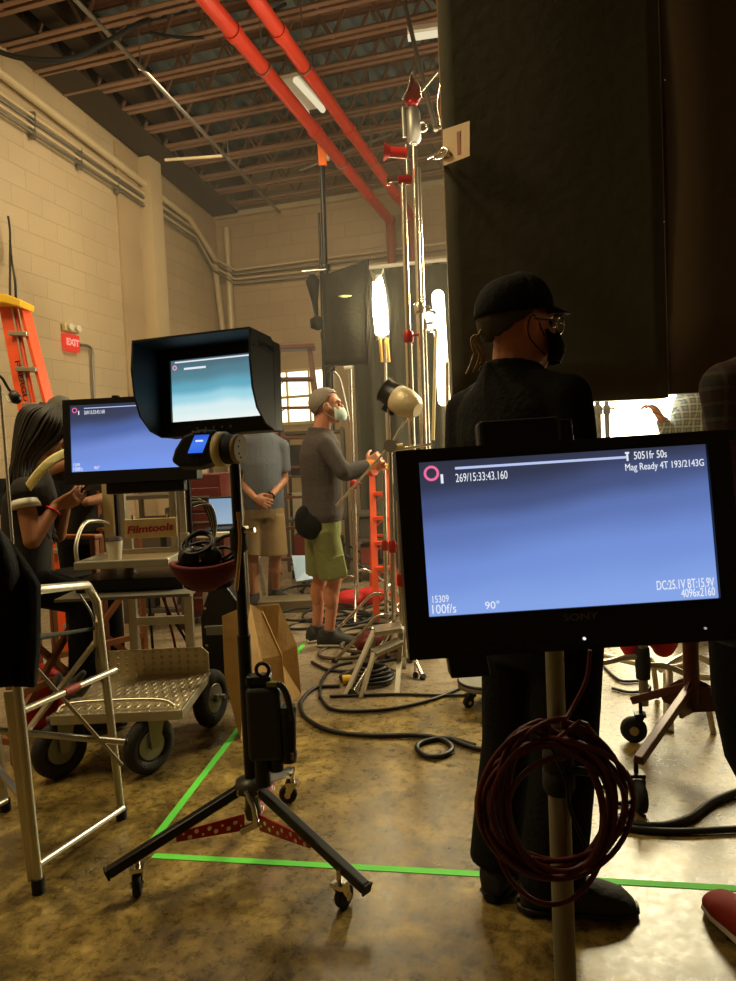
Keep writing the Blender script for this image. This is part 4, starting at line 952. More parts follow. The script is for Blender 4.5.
for i in range(5): MB(Mh_).prof((-.055 + .030 * i, .10, .12), (-.055 + .030 * i, .10, .192), [(0, .006), (.3, .0055), (.35, .0042), (1, .004)], 10).build('antenna', M['rubber'], t)
for i in range(5): MB(Mh_).cyl((-.06 + i * .028, -.006, -h2 / 2 - .025), (-.06 + i * .028, -.010, -h2 / 2 - .025), .0035, n=10).build('button', M['steel'], t)
MB(Mh_).box((-w2 / 2 + .28 * w2, -.001, h2 / 2 - .028), (.075, .001, .006)).build('readout_bar', M['white_glow'], t); MB(Mh_).box((-.0, -.0007, h2 / 2 - .006), (.27, .001, .004)).build('readout_bar', M['white_glow'], t)
MB(Mh_).torus((-w2 / 2 + .014, -.001, h2 / 2 - .022), (0, 1, 0), .006, .0018, 20, 6).build('record_ring', emi('pink ring', 'f0a0b8', 1), t)
MB().bar(V((cx, cy, ztop - .01)), V((cx + .0, cy - .0, hm.z - .10)), .05, .05).build('tilt_mount', M['black_metal'], t, bevel=.006)
# focus hand unit
fu = at(196, 452, 2.08); Mu = frame(fu, R(-6), R(12), R(0))
t = thing('focus_unit', 'black wireless focus hand unit with blue display and cream wheel, under the hooded monitor', 'remote control', fu - V((0, 0, .05)))
bd = MB(Mu); bd.prism([(-.065, -.03), (-.055, .005), (-.03, .045), (.02, .062), (.07, .058), (.072, -.035), (.02, -.05), (-.04, -.048)], .06); bd.build('unit_body', M['black'], t, bevel=.010, seg=3)
MB(Mu).prism([(-.012, -.010), (.030, -.010), (.050, .042), (.008, .042)], .006, Matrix.Translation((0, -.032, 0))).build('display', screen_mat('blue lcd', [(0, '3a74ff'), (.5, '4a86ff'), (1, '2f62e8')], .8), t)
MB(Mu).box((.022, -.0358, .024), (.022, .001, .005)).build('display_bar', M['white_glow'], t)
for i in range(3): MB(Mu).cyl((.002 + i * .018, -.031, .052), (.002 + i * .018, -.035, .052), .004, n=10).build('button', M['steel'], t)
for i in range(3): MB(Mu).cyl((.0 + i * .018, -.031, -.022), (.0 + i * .018, -.035, -.022), .0035, n=10).build('button', M['black_metal'], t)
wx = .068
MB(Mu).prof((wx, 0, .004), (wx + .026, -.006, .002), [(0, .046), (.1, .052), (.9, .052), (1, .046)], 28).build('marking_ring', M['cream'], t)
MB(Mu).prof((wx + .024, -.006, .002), (wx + .062, -.014, 0), [(0, .043), (.5, .044), (1, .040)], 28).build('focus_wheel', M['rubber'], t)
MB(Mu).prof((wx + .060, -.014, 0), (wx + .072, -.017, -.001), [(0, .043), (.8, .043), (1, .038)], 28).build('wheel_face', mat('khaki wheel face', (.58, .52, .36), .6), t)
for i in range(8):
    a = i * PI / 4; MB(Mu).cyl((wx + .072, -.017 + .026 * math.cos(a), .026 * math.sin(a)), (wx + .0735, -.0175 + .026 * math.cos(a), .026 * math.sin(a)), .003, n=8).build('wheel_screw', M['dark_ink'], t)
MB(Mu).bar((-.0, .02, -.0), (.06, .09, .02), .025, .025).build('mount_arm', M['black_metal'], t)
# pouch of cables and headphones on the pole
pc = at(207, 563, 2.32); t = thing('cable_pouch', 'dark red rimmed black pouch holding headphones and cables on the centre stand', 'pouch', pc - V((0, 0, .08)))
Mp = frame(pc, R(6), 0, R(-2))
def pouch(u, v):
    a = 2 * PI * u; r = .55 + .45 * math.sin(min(v, 1) * PI / 2) ** .7
    return Mp @ V((.115 * r * math.cos(a), .085 * r * math.sin(a), -.075 + .075 * v + (.008 * math.cos(a * 2))))
pm_ = MB(); pm_.grid(pouch, 32, 8); pm_.build('pouch_wall', mat('maroon nylon', (.36, .07, .08), .8, bump=.4), t, solid=.008)
pm_ = MB(); pm_.tube([pouch(i / 32, 1) for i in range(32)], .008, 8, closed=True); pm_.build('rim', mat('maroon nylon rim', (.42, .09, .09), .8), t)
pm_ = MB(); pm_.ell(Mp @ V((0, 0, -.065)), (.085, .06, .03)); pm_.build('pouch_base', M['black_cloth'], t)
MB().bar(Mp @ V((.10, 0, .02)), V((cx, cy, pc.z + .02)), .02, .04).build('pouch_clamp', M['black_metal'], t)
hp = thing('headphones', 'black headphones lying in the red pouch on the centre stand', 'headphones', Mp @ V((0, 0, -.01)))
for s_ in (-1, 1):
    MB().prof(Mp @ V((s_ * .035 - .015, -.03, .025)), Mp @ V((s_ * .035 - .015, -.06, .03)), [(0, .028), (.2, .034), (.7, .034), (1, .020)], 20).build('ear_cup', M['black'], hp)
MB().tube(smoothpts([Mp @ V((-.05, -.03, .03)), Mp @ V((-.055, .0, .08)), Mp @ V((-.01, .01, .105)), Mp @ V((.025, .0, .08)), Mp @ V((.02, -.03, .03))], 6), .008, 8).build('headband', M['rubber'], hp)
for i in range(5):
    rn = random.Random(i); c0 = Mp @ V((rn.uniform(-.05, .06), rn.uniform(-.03, .03), .02 + .012 * i)); ax = V((rn.uniform(-.5, .5), rn.uniform(-.8, .2), 1)); cb_ = MB()
    cb_.torus(c0, ax, .045 + .006 * (i % 3), .006, 24, 7); o = cb_.build('cable_loop', M['black'] if i != 2 else M['rubber'])
    tag(o, 'small loop of black cable heaped in the red pouch on the centre stand', 'cable', 'cable loops in the red pouch')
pd = thing('beige_strap', 'beige webbing strap hanging over the right side of the red pouch', 'strap', at(236, 585, 2.2))
MB().tube(smoothpts([at(238, 512, 2.17), at(240, 535, 2.16), at(239, 560, 2.15), at(236, 590, 2.15)], 5), .006, 8).build('webbing', M['kraft'], pd)
# ------------------------------------------------------------------ tall aluminium folding chair, front left
F1 = V((-1.04, 2.07, 0)); F2 = V((-.94, 2.50, 0)); off = V((-.47, .10, 0))
t = thing('tall_folding_chair', 'tall aluminium tube folding chair in the left foreground with a red sleeve on one rail', 'chair', (F1 + F2) / 2 + off / 2)
T1 = at(10, 592, 2.06); T2 = at(96, 588, 2.50)
for s_, o_ in ((0, V((0, 0, 0))), (1, off)):
    fr = MB(); pts = [F2 + o_ + V((0, 0, .03)), T2 + o_ - V((0, 0, .05)), T2 + o_ + V((-.01, -.02, -.01)), T2.lerp(T1, .12) + o_ + V((0, 0, .012)), T1 + o_ + V((0, 0, .0)), T1 + o_ + V((0, -.01, -.04)), F1 + o_ + V((0, 0, .03))]
    sm = [pts[0]] + smoothpts(pts[1:4], 5) + smoothpts(pts[4:6], 3) + [pts[6]]
    fr.tube(sm, .0145, 12); side = fr.build('side_frame', M['alu'], t)
    MB().bar(F1 + o_ + V((-.008, 0, .035)), F1.lerp(V((T1.x, T1.y, 0)), .9) + o_ + V((-.02, 0, .62)), .042, .016, up=V((0, 1, 0))).build('front_leg', M['alu'], side, bevel=.006)
    for Fp in (F1, F2): MB().cyl(Fp + o_, Fp + o_ + V((0, 0, .045)), .019, n=14).build('rubber_foot', M['rubber'], side)
    a = at(38, 865, 2.08); b = at(123, 808, 2.49)
    MB().cyl(a + o_, b + o_, .011, n=12).build('foot_rail', M['alu'], side)
    a = at(20, 712, 2.07); b = at(115, 670, 2.48)
    r_ = MB().cyl(a + o_, b + o_, .011, n=12).build('middle_rail', M['alu'], side)
    if s_ == 0: MB().cyl(a.lerp(b, .42), a.lerp(b, .57), .0128, n=12).build('red_sleeve', mat('faded red sleeve', (.62, .20, .12), .6), r_)
a = at(26, 727, 2.12); b = at(125, 742, 2.35)
MB().cyl(a + off * .9, b, .011, n=12).build('cross_rail', M['alu'], t); MB().cyl(b - (b - a).normalized() * .002, b + (b - a).normalized() * .004, .0125, n=12).build('rail_end', M['rubber'], t)
MB().bar(at(36, 668, 2.25), at(122, 765, 2.36), .022, .010).build('scissor_leg', M['alu'], t); MB().bar(at(97, 640, 2.50), at(22, 738, 2.30), .024, .010).build('scissor_leg', M['alu'], t)
MB().bar(at(-60, 700, 2.55), at(20, 795, 2.2), .022, .010).build('scissor_leg', M['alu'], t)
MB().tube(smoothpts([at(80, 595, 2.5), at(92, 615, 2.5), at(97, 640, 2.5), at(97, 668, 2.49), at(104, 685, 2.49)], 5), .004, 6).build('arm_link', M['steel'], t)
MB().cyl(at(96, 622, 2.49), at(96, 646, 2.49), .009, n=10).build('arm_hinge', M['chrome'], t)
st_ = MB(); sA = [at(25, 641, 2.15), at(96, 628, 2.5), at(96, 628, 2.5) + off, at(25, 641, 2.15) + off]
st_.grid(lambda u, v: sA[0].lerp(sA[1], u).lerp(sA[3].lerp(sA[2], u), v) - V((0, 0, .025 * math.sin(PI * v))), 8, 8); st_.build('seat', mat('dark grey green canvas', (.17, .18, .15), .9, bump=.4), t, solid=.012)
# garment over its near arm
g = MB(); rn = random.Random(5)
def gar(u, v):
    xl, xr = -30 + 10 * v, (2 + 34 * min(v * 3.2, 1) ** .8 - 4 * max(0, v - .8))
    y = 500 + 186 * v + 10 * u * (1 - v) * 4; x = xl + (xr - xl) * u
    return at(x, y, 2.02 + .03 * math.sin(u * 9 + v * 2) - .03 * math.sin(PI * u))
g.grid(gar, 20, 16); g = g.build('black_jacket', M['black_cloth'], solid=.03); tag(g, 'black jacket hung over the tall aluminium chair at the left edge', 'jacket')
pl = MB().cyl(at(0, 385, 2.15), at(14, 560, 2.12), .0045, n=8).cyl(at(14, 560, 2.12), at(16, 640, 2.11), .0045, n=8).build('thin_rod', M['paper']); tag(pl, 'thin white rod sticking up behind the black jacket at the left edge', 'rod')
# ------------------------------------------------------------------ green tape
gt = mat('green gaffer tape', (.36, .84, .26), .7, var=.05)
def tape(a, b, w, lab):
    a = V((a.x, a.y, .001)); b = V((b.x, b.y, .001)); o = MB().bar(a, b, w, .0016).build('floor_tape', gt); tag(o, lab, 'tape')
tape(V((-.79, 2.235, 0)), V((-.49, 4.85, 0)), .028, 'green tape line running away from the centre stand across the floor')
tape(pz(153, 856), pz(760, 890), .028, 'green tape line running left to right across the foreground floor')
# ------------------------------------------------------------------ lettered utility cart, left
dp = bpy.data.materials.new('diamond tread plate'); dp.use_nodes = True
nt = dp.node_tree; n = nt.nodes; l = nt.links; b = n['Principled BSDF']; b.inputs['Base Color'].default_value = lin((.78, .72, .58)); b.inputs['Metallic'].default_value = .6; b.inputs['Roughness'].default_value = .42
tc = n.new('ShaderNodeTexCoord'); vals = []
for sx_, sy_ in ((1, 1), (1, -1)):
    mp = n.new('ShaderNodeMapping'); mp.inputs['Rotation'].default_value = (0, 0, R(45 * sy_)); mp.inputs['Scale'].default_value = (34, 12, 34); l.new(tc.outputs['Object'], mp.inputs['Vector'])
    vo = n.new('ShaderNodeTexVoronoi'); vo.inputs['Randomness'].default_value = 0; vo.inputs['Scale'].default_value = 1; l.new(mp.outputs[0], vo.inputs['Vector'])
    mr = n.new('ShaderNodeMapRange'); mr.inputs['From Min'].default_value = .28; mr.inputs['From Max'].default_value = .38; mr.inputs['To Min'].default_value = 1; mr.inputs['To Max'].default_value = 0; l.new(vo.outputs['Distance'], mr.inputs['Value']); vals.append(mr)
mm = n.new('ShaderNodeMath'); mm.operation = 'MAXIMUM'; l.new(vals[0].outputs[0], mm.inputs[0]); l.new(vals[1].outputs[0], mm.inputs[1])
bp = n.new('ShaderNodeBump'); bp.inputs['Strength'].default_value = 1; bp.inputs['Distance'].default_value = .004; l.new(mm.outputs[0], bp.inputs['Height']); l.new(bp.outputs[0], b.inputs['Normal'])
def wheel(t, c, axis, r, w, name='wheel'):
    a = V(axis).normalized(); c = V(c)
    o = MB(); o.torus(c, a, r - w * .48, w * .5, 40, 14); o = o.build(name, M['tyre'], t)
    MB().prof(c - a * w * .34, c + a * w * .34, [(0, r * .50), (.1, r * .56), (.2, r * .40), (.8, r * .40), (.9, r * .56), (1, r * .50)], 28).build('rim', M['cream'] if False else M['steel'], o)
    MB().cyl(c - a * w * .6, c + a * w * .6, r * .14, n=14).build('axle', M['steel'], o)
    return o
XL, XR_, YF, YR = -1.33, -.80, 2.84, 3.36; ZD = .262
t = thing('utility_cart', 'lettered aluminium utility cart with tread plate deck and pneumatic tyres, left of the centre stand', 'cart', ((XL + XR_) / 2, (YF + YR) / 2, 0))
MB().box(((XL + XR_) / 2, (YF + YR) / 2, ZD), (XR_ - XL, YR - YF, .012)).build('deck', dp, t)
for nm, c, d in (('deck_rail', (XR_, (YF + YR) / 2, ZD - .012), (.012, YR - YF, .04)), ('deck_rail', (XL, (YF + YR) / 2, ZD - .012), (.012, YR - YF, .04)), ('deck_rail', ((XL + XR_) / 2, YF, ZD - .012), (XR_ - XL, .012, .04))):
    MB().box(c, d).build(nm, M['alu'], t, bevel=.003)
bk = MB(); bk.prism([(XL, ZD), (XR_, ZD), (XR_, ZD + .10), (XR_ - .03, ZD + .13), (XL + .03, ZD + .13), (XL, ZD + .10)], .008, Matrix.Translation((0, YR, 0))); bk.build('back_plate', dp, t)
MB().tube(smoothpts([V((XL + .02, YF + .02, ZD + .01)), V((XL + .07, YF + .06, ZD + .035)), V((XR_ - .12, YF + .06, ZD + .035)), V((XR_ - .03, YF + .03, ZD + .015))], 6), .010, 10).build('front_bumper', M['alu'], t)
for x_ in (XL + .03, XR_ - .04):
    c = V((at(148, 750, 2.86).x if x_ > -1 else at(62, 748, 2.9).x, 2.88, .118)); w_o = wheel(t, c, V((.80, -.60, 0)), .118, .058)
    ax = V((.80, -.60, 0))
    fk = MB()
    for k in (-1, 1): fk.plate([c + ax * k * .04 + V((-.012, -.01, -.01)), c + ax * k * .04 + V((.012, .01, -.01)), c + ax * k * .04 + V((.04, .03, .13)), c + ax * k * .04 + V((-.02, -.015, .13))], .005)
    fk.box(c + V((.008, .006, .131)), (.09, .07, .010)); fk.build('caster_fork', M['steel'], t)
for x_ in (at(211, 697, 3.38).x, XL - .065):
    wheel(t, (x_, YR + .02, .135), (1, -.30 if x_ > -1 else .1, 0), .135, .072)
MB().cyl((XL - .06, YR + .04, .135), (XR_ + .06, YR + .04, .135), .012, n=12).build('rear_axle', M['steel'], t)
px_ = lambda x, Y: at(x, 560, Y).x
UYR = 3.40
xa, xb = px_(130, UYR), px_(186, UYR)
for x_ in (xa, xb): MB().box((x_, UYR, .60), (.042, .03, .68)).build('lower_post', M['sign_wood'] if False else M['alu'], t, bevel=.004)
MB().box(((xa + xb) / 2, UYR, .52), (xb - xa, .025, .04)).build('cross_bar', M['alu'], t, bevel=.003)
ZS = at(140, 566, 2.97).z
tr = MB(); SX0, SX1, SY0, SY1 = at(78, 566, 2.97).x, at(166, 566, 2.97).x, 2.97, 3.38
tr.box(((SX0 + SX1) / 2, (SY0 + SY1) / 2, ZS), (SX1 - SX0, SY1 - SY0, .012)); trd = tr.build('tray', mat('tan tray top', (.62, .54, .40), .45, .3), t)
for c, d in ((((SX0 + SX1) / 2, SY0, ZS + .012), (SX1 - SX0 + .03, .022, .035)), (((SX0 + SX1) / 2, SY1, ZS + .012), (SX1 - SX0 + .03, .022, .035)), ((SX0, (SY0 + SY1) / 2, ZS + .012), (.022, SY1 - SY0, .035)), ((SX1, (SY0 + SY1) / 2, ZS + .012), (.022, SY1 - SY0, .035))):
    MB().box(c, d).build('tray_rim', M['alu'], trd, bevel=.006)
MB().box(((SX0 + SX1) / 2 + .01, 3.19, ZS - .085), (.46, .36, .05)).build('lower_shelf', M['black_metal'], t, bevel=.004)
MB().box(((SX0 + SX1) / 2 + .02, 3.12, ZS - .118), (.56, .46, .012)).build('shelf_board', mat('grey shelf board', (.34, .32, .27), .6), t)
for x0_, wd in ((112, .050), (126, .028), (176, .030), (186, .030)):
    x_ = px_(x0_, 3.42); MB().box((x_, 3.42, (ZS + 1.30) / 2), (wd, .03, 1.30 - ZS + .06)).build('upper_post', M['sign_wood'] if x0_ in (112,) else M['alu'], t, bevel=.004)
for x0_ in (119, 192):
    x_ = px_(x0_, 3.43); MB().box((x_, 3.44, (ZS + 1.30) / 2), (.016, .03, 1.30 - ZS)).build('post_insert', M['black_metal'], t)
sg = at(151, 528, 3.37); SW = 52 / 210
MB().box(sg, (SW, .02, .092)).build('name_board', M['sign_wood'], t, bevel=.003)
text('board_lettering', 'Filmtools', Matrix.Translation(sg + V((0, -.012, 0))) @ Matrix.Rotation(R(-2.5), 4, 'Y'), .05, M['red_ink'], t, 'CENTER', bold=.0015, shear=.2, fit=(SW * .9, .036), label='brown red slanted lettering')
for k in (-1, 1): MB().cyl(sg + V((k * .085, 0, .045)), sg + V((k * .085, 0, .065)), .008, n=12).build('board_screw', M['chrome'], t)
MB().tube(smoothpts([at(78, 566, 3.0), at(76, 545, 3.02), at(84, 524, 3.1), at(98, 521, 3.2), at(108, 524, 3.36)], 6), .009, 10).build('side_handle', M['alu'], t)
# monitor on the cart
cm_ = at(128, 436, 3.12); Mc = frame(cm_, R(-3), R(4), -.005); w3, h3 = .515, .295
t = thing('monitor', 'black monitor on the utility cart at left, blue picture, partly behind the hooded monitor', 'monitor', cm_ - V((0, 0, .2)))
panel(Mc, w3, h3, t, .030, .045, .025, .055, .07, screen_mat('blue monitor picture left', [(0, '7a9cf0'), (.35, '7490dc'), (.62, '5068a8'), (.85, '39405c'), (1, '333a50')], .95, .15)); overlay(Mc, w3, h3, t, full=False, k=.9)
MB(Mc).box((.02, .08, -.20), (.30, .06, .10)).build('mount_block', M['black_metal'], t, bevel=.006)
MB(Mc).cyl((-.06, .03, .17), (-.06, .03, .185), .018, n=14).build('top_knob', M['black_metal'], t)
MB(Mc).box((.06, .06, -.225), (.34, .05, .05)).build('lower_bracket', M['black'], t, bevel=.006)
# paper cup
c0 = at(115, 557, 3.10); zc0 = ZS + .008; sc_ = .040
t = thing('coffee_cup', 'white paper coffee cup with dark lid on the utility cart tray', 'cup', (c0.x, c0.y, zc0))
MB().prof((c0.x, c0.y, zc0), (c0.x, c0.y, zc0 + .092), [(0, .026), (1, .037)], 24).build('cup_body', M['paper'], t)
MB().prof((c0.x, c0.y, zc0 + .092), (c0.x, c0.y, zc0 + .108), [(0, .041), (.3, .041), (.5, .037), (1, .034)], 24).build('lid', M['dark_ink'], t)
# crumpled gloves / dark cloth on the deck
gl_ = MB(); rn = random.Random(4)
for i in range(9):
    a = i * .75; c = at(72, 690, 2.98) + V((.045 * math.cos(a * 1.7) * (i / 5), .04 * math.sin(a), .0)); c.z = ZD + .05 + .012 * (i % 4)
    gl_.cap(c, c + V((rn.uniform(-.05, .05), rn.uniform(-.03, .03), rn.uniform(.0, .06))), .022, .015)
gl_ = gl_.build('work_gloves', mat('dark grey leather', (.20, .17, .15), .7, bump=.4), remesh=.008, smooth=1); tag(gl_, 'heap of dark work gloves on the left side of the utility cart deck', 'gloves')
rb = MB(); c = at(38, 695, 3.5); rb.ell(V((c.x, 3.5, .16)), (.13, .10, .15)); rb.ell(V((c.x + .06, 3.48, .20)), (.08, .07, .09)); rb.box((c.x, 3.5, .03), (.18, .14, .06)); rb = rb.build('red_bag', M['red_cloth'], remesh=.012, smooth=2); tag(rb, 'red cloth bag on the floor behind the aluminium chair', 'bag')
# cables behind the cart uprights
def floorcable(pts, r, m, lab, cat='cable', group=None, name='floor_cable', k=8):
    o = MB().tube(smoothpts(pts, k), r, 8).build(name, m); tag(o, lab, cat, group); return o
cabm = mat('black rubber cable', (.07, .06, .05), .5, spec=.4)
redc = mat('dull red cable', (.42, .10, .08), .5)
for i, (m_, xs) in enumerate(((cabm, 142), (redc, 156), (redc, 163), (cabm, 150))):
    z0 = at(xs, 580, 3.5); g0 = V((at(xs + 10 + 6 * i, 645, 3.7).x, 3.72 + .03 * i, .01))
    floorcable([z0 + V((0, .1, -.01)), z0 + V((.02 * i - .02, .16, -.2)), z0 + V((.05 * i - .03, .2, -.4)), g0 + V((0, 0, .1)), g0 + V((.1, .05, 0)), g0 + V((.3 + .05 * i, .15, 0))], .007, m_, ['black cable hanging straight down behind the cart posts', 'dull red cable drooping left behind the cart posts', 'dull red cable drooping right behind the cart posts', 'thin black cable between the two red ones behind the cart'][i], name='hanging_cable')
# bundle of grey cables looping by the pouch
for i in range(6):
    pts = [at(186 + i * 1.5, 497 + i * 2, 3.6), at(200 + i * 2, 500 + i, 3.6), at(210 + i * 1.2, 520 + i, 3.62), at(214 - i * .5, 548, 3.62), at(206, 572, 3.62)]
    o = MB().tube(smoothpts(pts, 6), .007, 7).build('cable_loop', M['steel'] if i % 2 else cabm); tag(o, 'arched cable in the bundle between the cart and the pouch', 'cable', 'arched cable bundle right of the cart')
# kraft paper sheet / bag standing on the floor
t = thing('paper_bag', 'tall brown kraft paper bag standing on the floor behind the centre stand', 'bag', V((-.56, 3.42, 0)))
a = pz(240, 739); b_ = pz(286, 706); zt_ = at(250, 606, 3.4)
p1 = at(222, 616, 3.28); p2 = at(250, 604, 3.36); p3 = at(262, 612, 3.42); p4 = at(281, 655, 3.5)
back_ = V((.06, .18, 0))
for nm, poly in (('front_panel', [a, b_, p4, p3, p2, at(245, 640, 3.28)]), ('side_panel', [a, at(245, 640, 3.28), p2, p1, at(225, 680, 3.22)]), ('back_panel', [a + back_, b_ + back_, p4 + back_, p3 + back_, p1 + back_])):
    m_ = MB(); c = sum((V(p) for p in poly), V((0, 0, 0))) / len(poly); k = len(poly)
    vs = [c] + [V(p) for p in poly]; fs = [(0, i + 1, (i + 1) % k + 1) for i in range(k)]; m_.add(vs, fs); m_.build(nm, M['kraft'], t, solid=.006)
MB().tube([a, b_, p4, p3], .006, 6).build('folded_edge', mat('pale paper edge', (.78, .62, .38), .8), t)
# black wheeled case behind it
cs = at(216, 640, 3.85); t = thing('equipment_case', 'black plastic equipment case standing behind the cart right rear tyre', 'case', (cs.x, 3.9, 0))
x0, x1 = at(199, 640, 3.7).x, at(238, 640, 3.7).x; ztp = at(215, 598, 3.8).z
b1 = MB(); b1.prism([(x0, .04), (x1, .04), (x1, ztp - .02), (x1 - .06, ztp + .07), (x0 + .06, ztp + .07), (x0, ztp - .08)], .34, Matrix.Translation((0, 3.92, 0))); b1.build('case_body', mat('black case shell', (.075, .075, .075), .35), t, bevel=.015, seg=3)
MB().box(((x0 + x1) / 2, 3.735, ztp - .16), (.14, .02, .05)).build('latch_plate', M['steel'], t, bevel=.004)
for x_ in (x0 + .05, x1 - .05): MB().cyl((x_ - .015, 3.80, .04), (x_ + .015, 3.80, .04), .04, n=16).build('case_wheel', M['rubber'], t)
for k in range(4): MB().cyl((x0 + .03, 3.748, .2 + .1 * k), (x0 + .03, 3.742, .2 + .1 * k), .008, n=8).build('rivet', M['chrome'], t)
MB().tube(smoothpts([V((x0 + .05, 3.9, ztp + .06)), V((x0 + .07, 3.9, ztp + .12)), V((x1 - .07, 3.9, ztp + .12)), V((x1 - .05, 3.9, ztp + .06))], 5), .012, 8).build('case_handle', M['rubber'], t)
# ------------------------------------------------------------------ wooden directors chairs on the left
def dchair(c, yaw, w, hs, ha, lab, cloth):
    Mx = frame(c, yaw); t = thing('directors_chair', lab, 'chair', c); d = .42
    for s in (-1, 1):
        x = s * w / 2
        MB(Mx).box((x, 0, ha), (.055, d + .06, .022)).build('armrest', M['wood'], t, bevel=.006)
        for y in (-d / 2, d / 2): MB(Mx).box((x, y, ha / 2), (.030, .034, ha)).build('leg', M['wood'], t, bevel=.004)
        MB(Mx).box((x, 0, .10), (.026, d, .028)).build('side_rail', M['wood'], t); MB(Mx).box((x, 0, hs - .03), (.026, d, .03)).build('seat_rail', M['wood'], t)
        MB(Mx).box((x, d / 2, ha + .16), (.024, .03, .34)).build('back_post', M['wood'], t)
    MB(Mx).bar((-w / 2, -d / 2 + .03, .12), (w / 2, -d / 2 + .03, hs - .05), .022, .03).build('cross_brace', M['wood'], t); MB(Mx).bar((w / 2, -d / 2 + .06, .12), (-w / 2, -d / 2 + .06, hs - .05), .022, .03).build('cross_brace', M['wood'], t)
    MB(Mx).box((0, -d / 2, .30), (w, .03, .03)).build('foot_rest', M['wood'], t)
    MB(Mx).box((0, 0, hs - .01), (w, d, .012)).build('seat', cloth, t); MB(Mx).box((0, d / 2, ha + .22), (w + .02, .014, .18)).build('backrest', cloth, t)
    return t
cp = D.J['hip']; dchair(V((cp.x - .02, cp.y + .0, 0)), R(68), .54, cp.z - .06, .93, 'wooden chair with black canvas under the long haired person', M['black_cloth'])
dchair(V((at(92, 560, 4.2).x, 4.0, 0)), R(50), .52, .70, .90, 'wooden chair with black canvas standing behind the left monitor cart', M['black_cloth'])
# headset / mic on the far left
q = MB().tube(smoothpts([at(-6, 372, 2.9), at(2, 378, 2.9), at(8, 388, 2.9), at(14, 396, 2.9)], 5), .006, 8).prof(at(12, 392, 2.9), at(18, 402, 2.88), [(0, .010), (.2, .020), (.8, .022), (1, .012)]).build('clip_microphone', M['black']); tag(q, 'small black gooseneck microphone in front of the orange ladder', 'microphone')
q = MB().tube(smoothpts([at(-4, 390, 2.92), at(4, 394, 2.92), at(9, 402, 2.9), at(15, 400, 2.9)], 5), .0022, 6).build('thin_wire', M['steel']); tag(q, 'thin silver wire curling beside the small microphone at left', 'wire')
# ------------------------------------------------------------------ orange fibreglass ladder at left
def seg(a, b, t): return a.lerp(b, t)
YL = 5.2; t = thing('stepladder', 'tall orange fibreglass stepladder with yellow cap by the left wall', 'ladder', V((at(20, 600, YL).x, YL, 0)))
A0 = at(1, 303, YL); A1 = at(24, 306, YL - .05); 
dl = V(((at(45, 400, YL).x - at(20, 306, YL).x) / (at(45, 400, YL).z - at(20, 306, YL).z), 0, 1)); 
def down(p, z, lean): return V((p.x + lean * (p.z - z), p.y - .10 * (p.z - z), z))
L1t, L1b = at(8, 306, YL), down(at(8, 306, YL), 0.0, .165)
L2t, L2b = at(24, 307, YL), down(at(24, 307, YL), 0.0, .235)
MB().bar(L1t, L1b, .12, .03).build('side_rail', M['orange'], t, bevel=.004); MB().bar(L2t, L2b, .085, .03).build('side_rail', M['orange'], t, bevel=.004)
off_ = V((0, .32, 0)); MB().bar(L1t + V((.0, .05, 0)), L1b + V((-.15, .55, 0)), .05, .03).build('rear_rail', M['orange'], t); MB().bar(L2t + V((-.04, .05, 0)), L2b + V((-.12, .55, 0)), .05, .03).build('rear_rail', M['orange'], t)
MB().bar(L1t + V((.045, -.02, -.02)), L1b + V((.045, -.02, .02)), .012, .035).build('silver_edge', M['alu'], t)
cpb = MB(); cpb.plate([at(-10, 298, YL - .05), at(13, 297, YL - .05), at(28, 303, YL - .05), at(27, 310, YL - .05), at(12, 306, YL - .05), at(-10, 306, YL - .05)], .22); cpb.build('top_cap', M['yellow'], t, bevel=.008)
for i in range(9):
    f = .085 + .105 * i; a = seg(L1t, L1b, f); b_ = seg(L2t, L2b, f); MB().bar(a + V((0, -.03, 0)), b_ + V((0, -.03, 0)), .09, .03).build('step', M['alu'], t, bevel=.003)
dr = (L1b - L1t).normalized(); ctr = L1t + dr * .62; xx = -dr
Mt = Matrix.Translation(ctr + V((.0, -.018, 0))) @ Matrix(((-xx.x, -xx.z * 1, 0, 0), (0, 0, 1, 0), (-xx.z, xx.x, 0, 0), (0, 0, 0, 1)))
text('rail_lettering', 'FIBERGLASS', Matrix.Translation(ctr + V((.012, -.024, 0))) @ Matrix.Rotation(math.atan2(-dr.z, dr.x), 4, 'Y'), .05, M['dark_ink'], t, 'CENTER', bold=.001, fit=(.40, .035), label='dark worn lettering')
for a, b2 in (((8, 224), (10, 300)), ((11, 256), (16, 300)), ((9, 250), (5, 299))):
    pass
q = MB().tube(smoothpts([pwall(8, 216, -4.9), pwall(10, 232, -4.9), pwall(10, 262, -4.85), at(10, 297, 5.5)], 5), .010, 7).build('hanging_cable', cabm); tag(q, 'black cable hanging down the left wall to the orange ladder, left strand', 'cable')
q = MB().tube(smoothpts([pwall(10, 240, -4.9), pwall(12, 262, -4.86), at(15, 280, 5.6), at(16, 299, 5.5)], 5), .010, 7).build('hanging_cable', cabm); tag(q, 'black cable hanging down the left wall to the orange ladder, right strand', 'cable')
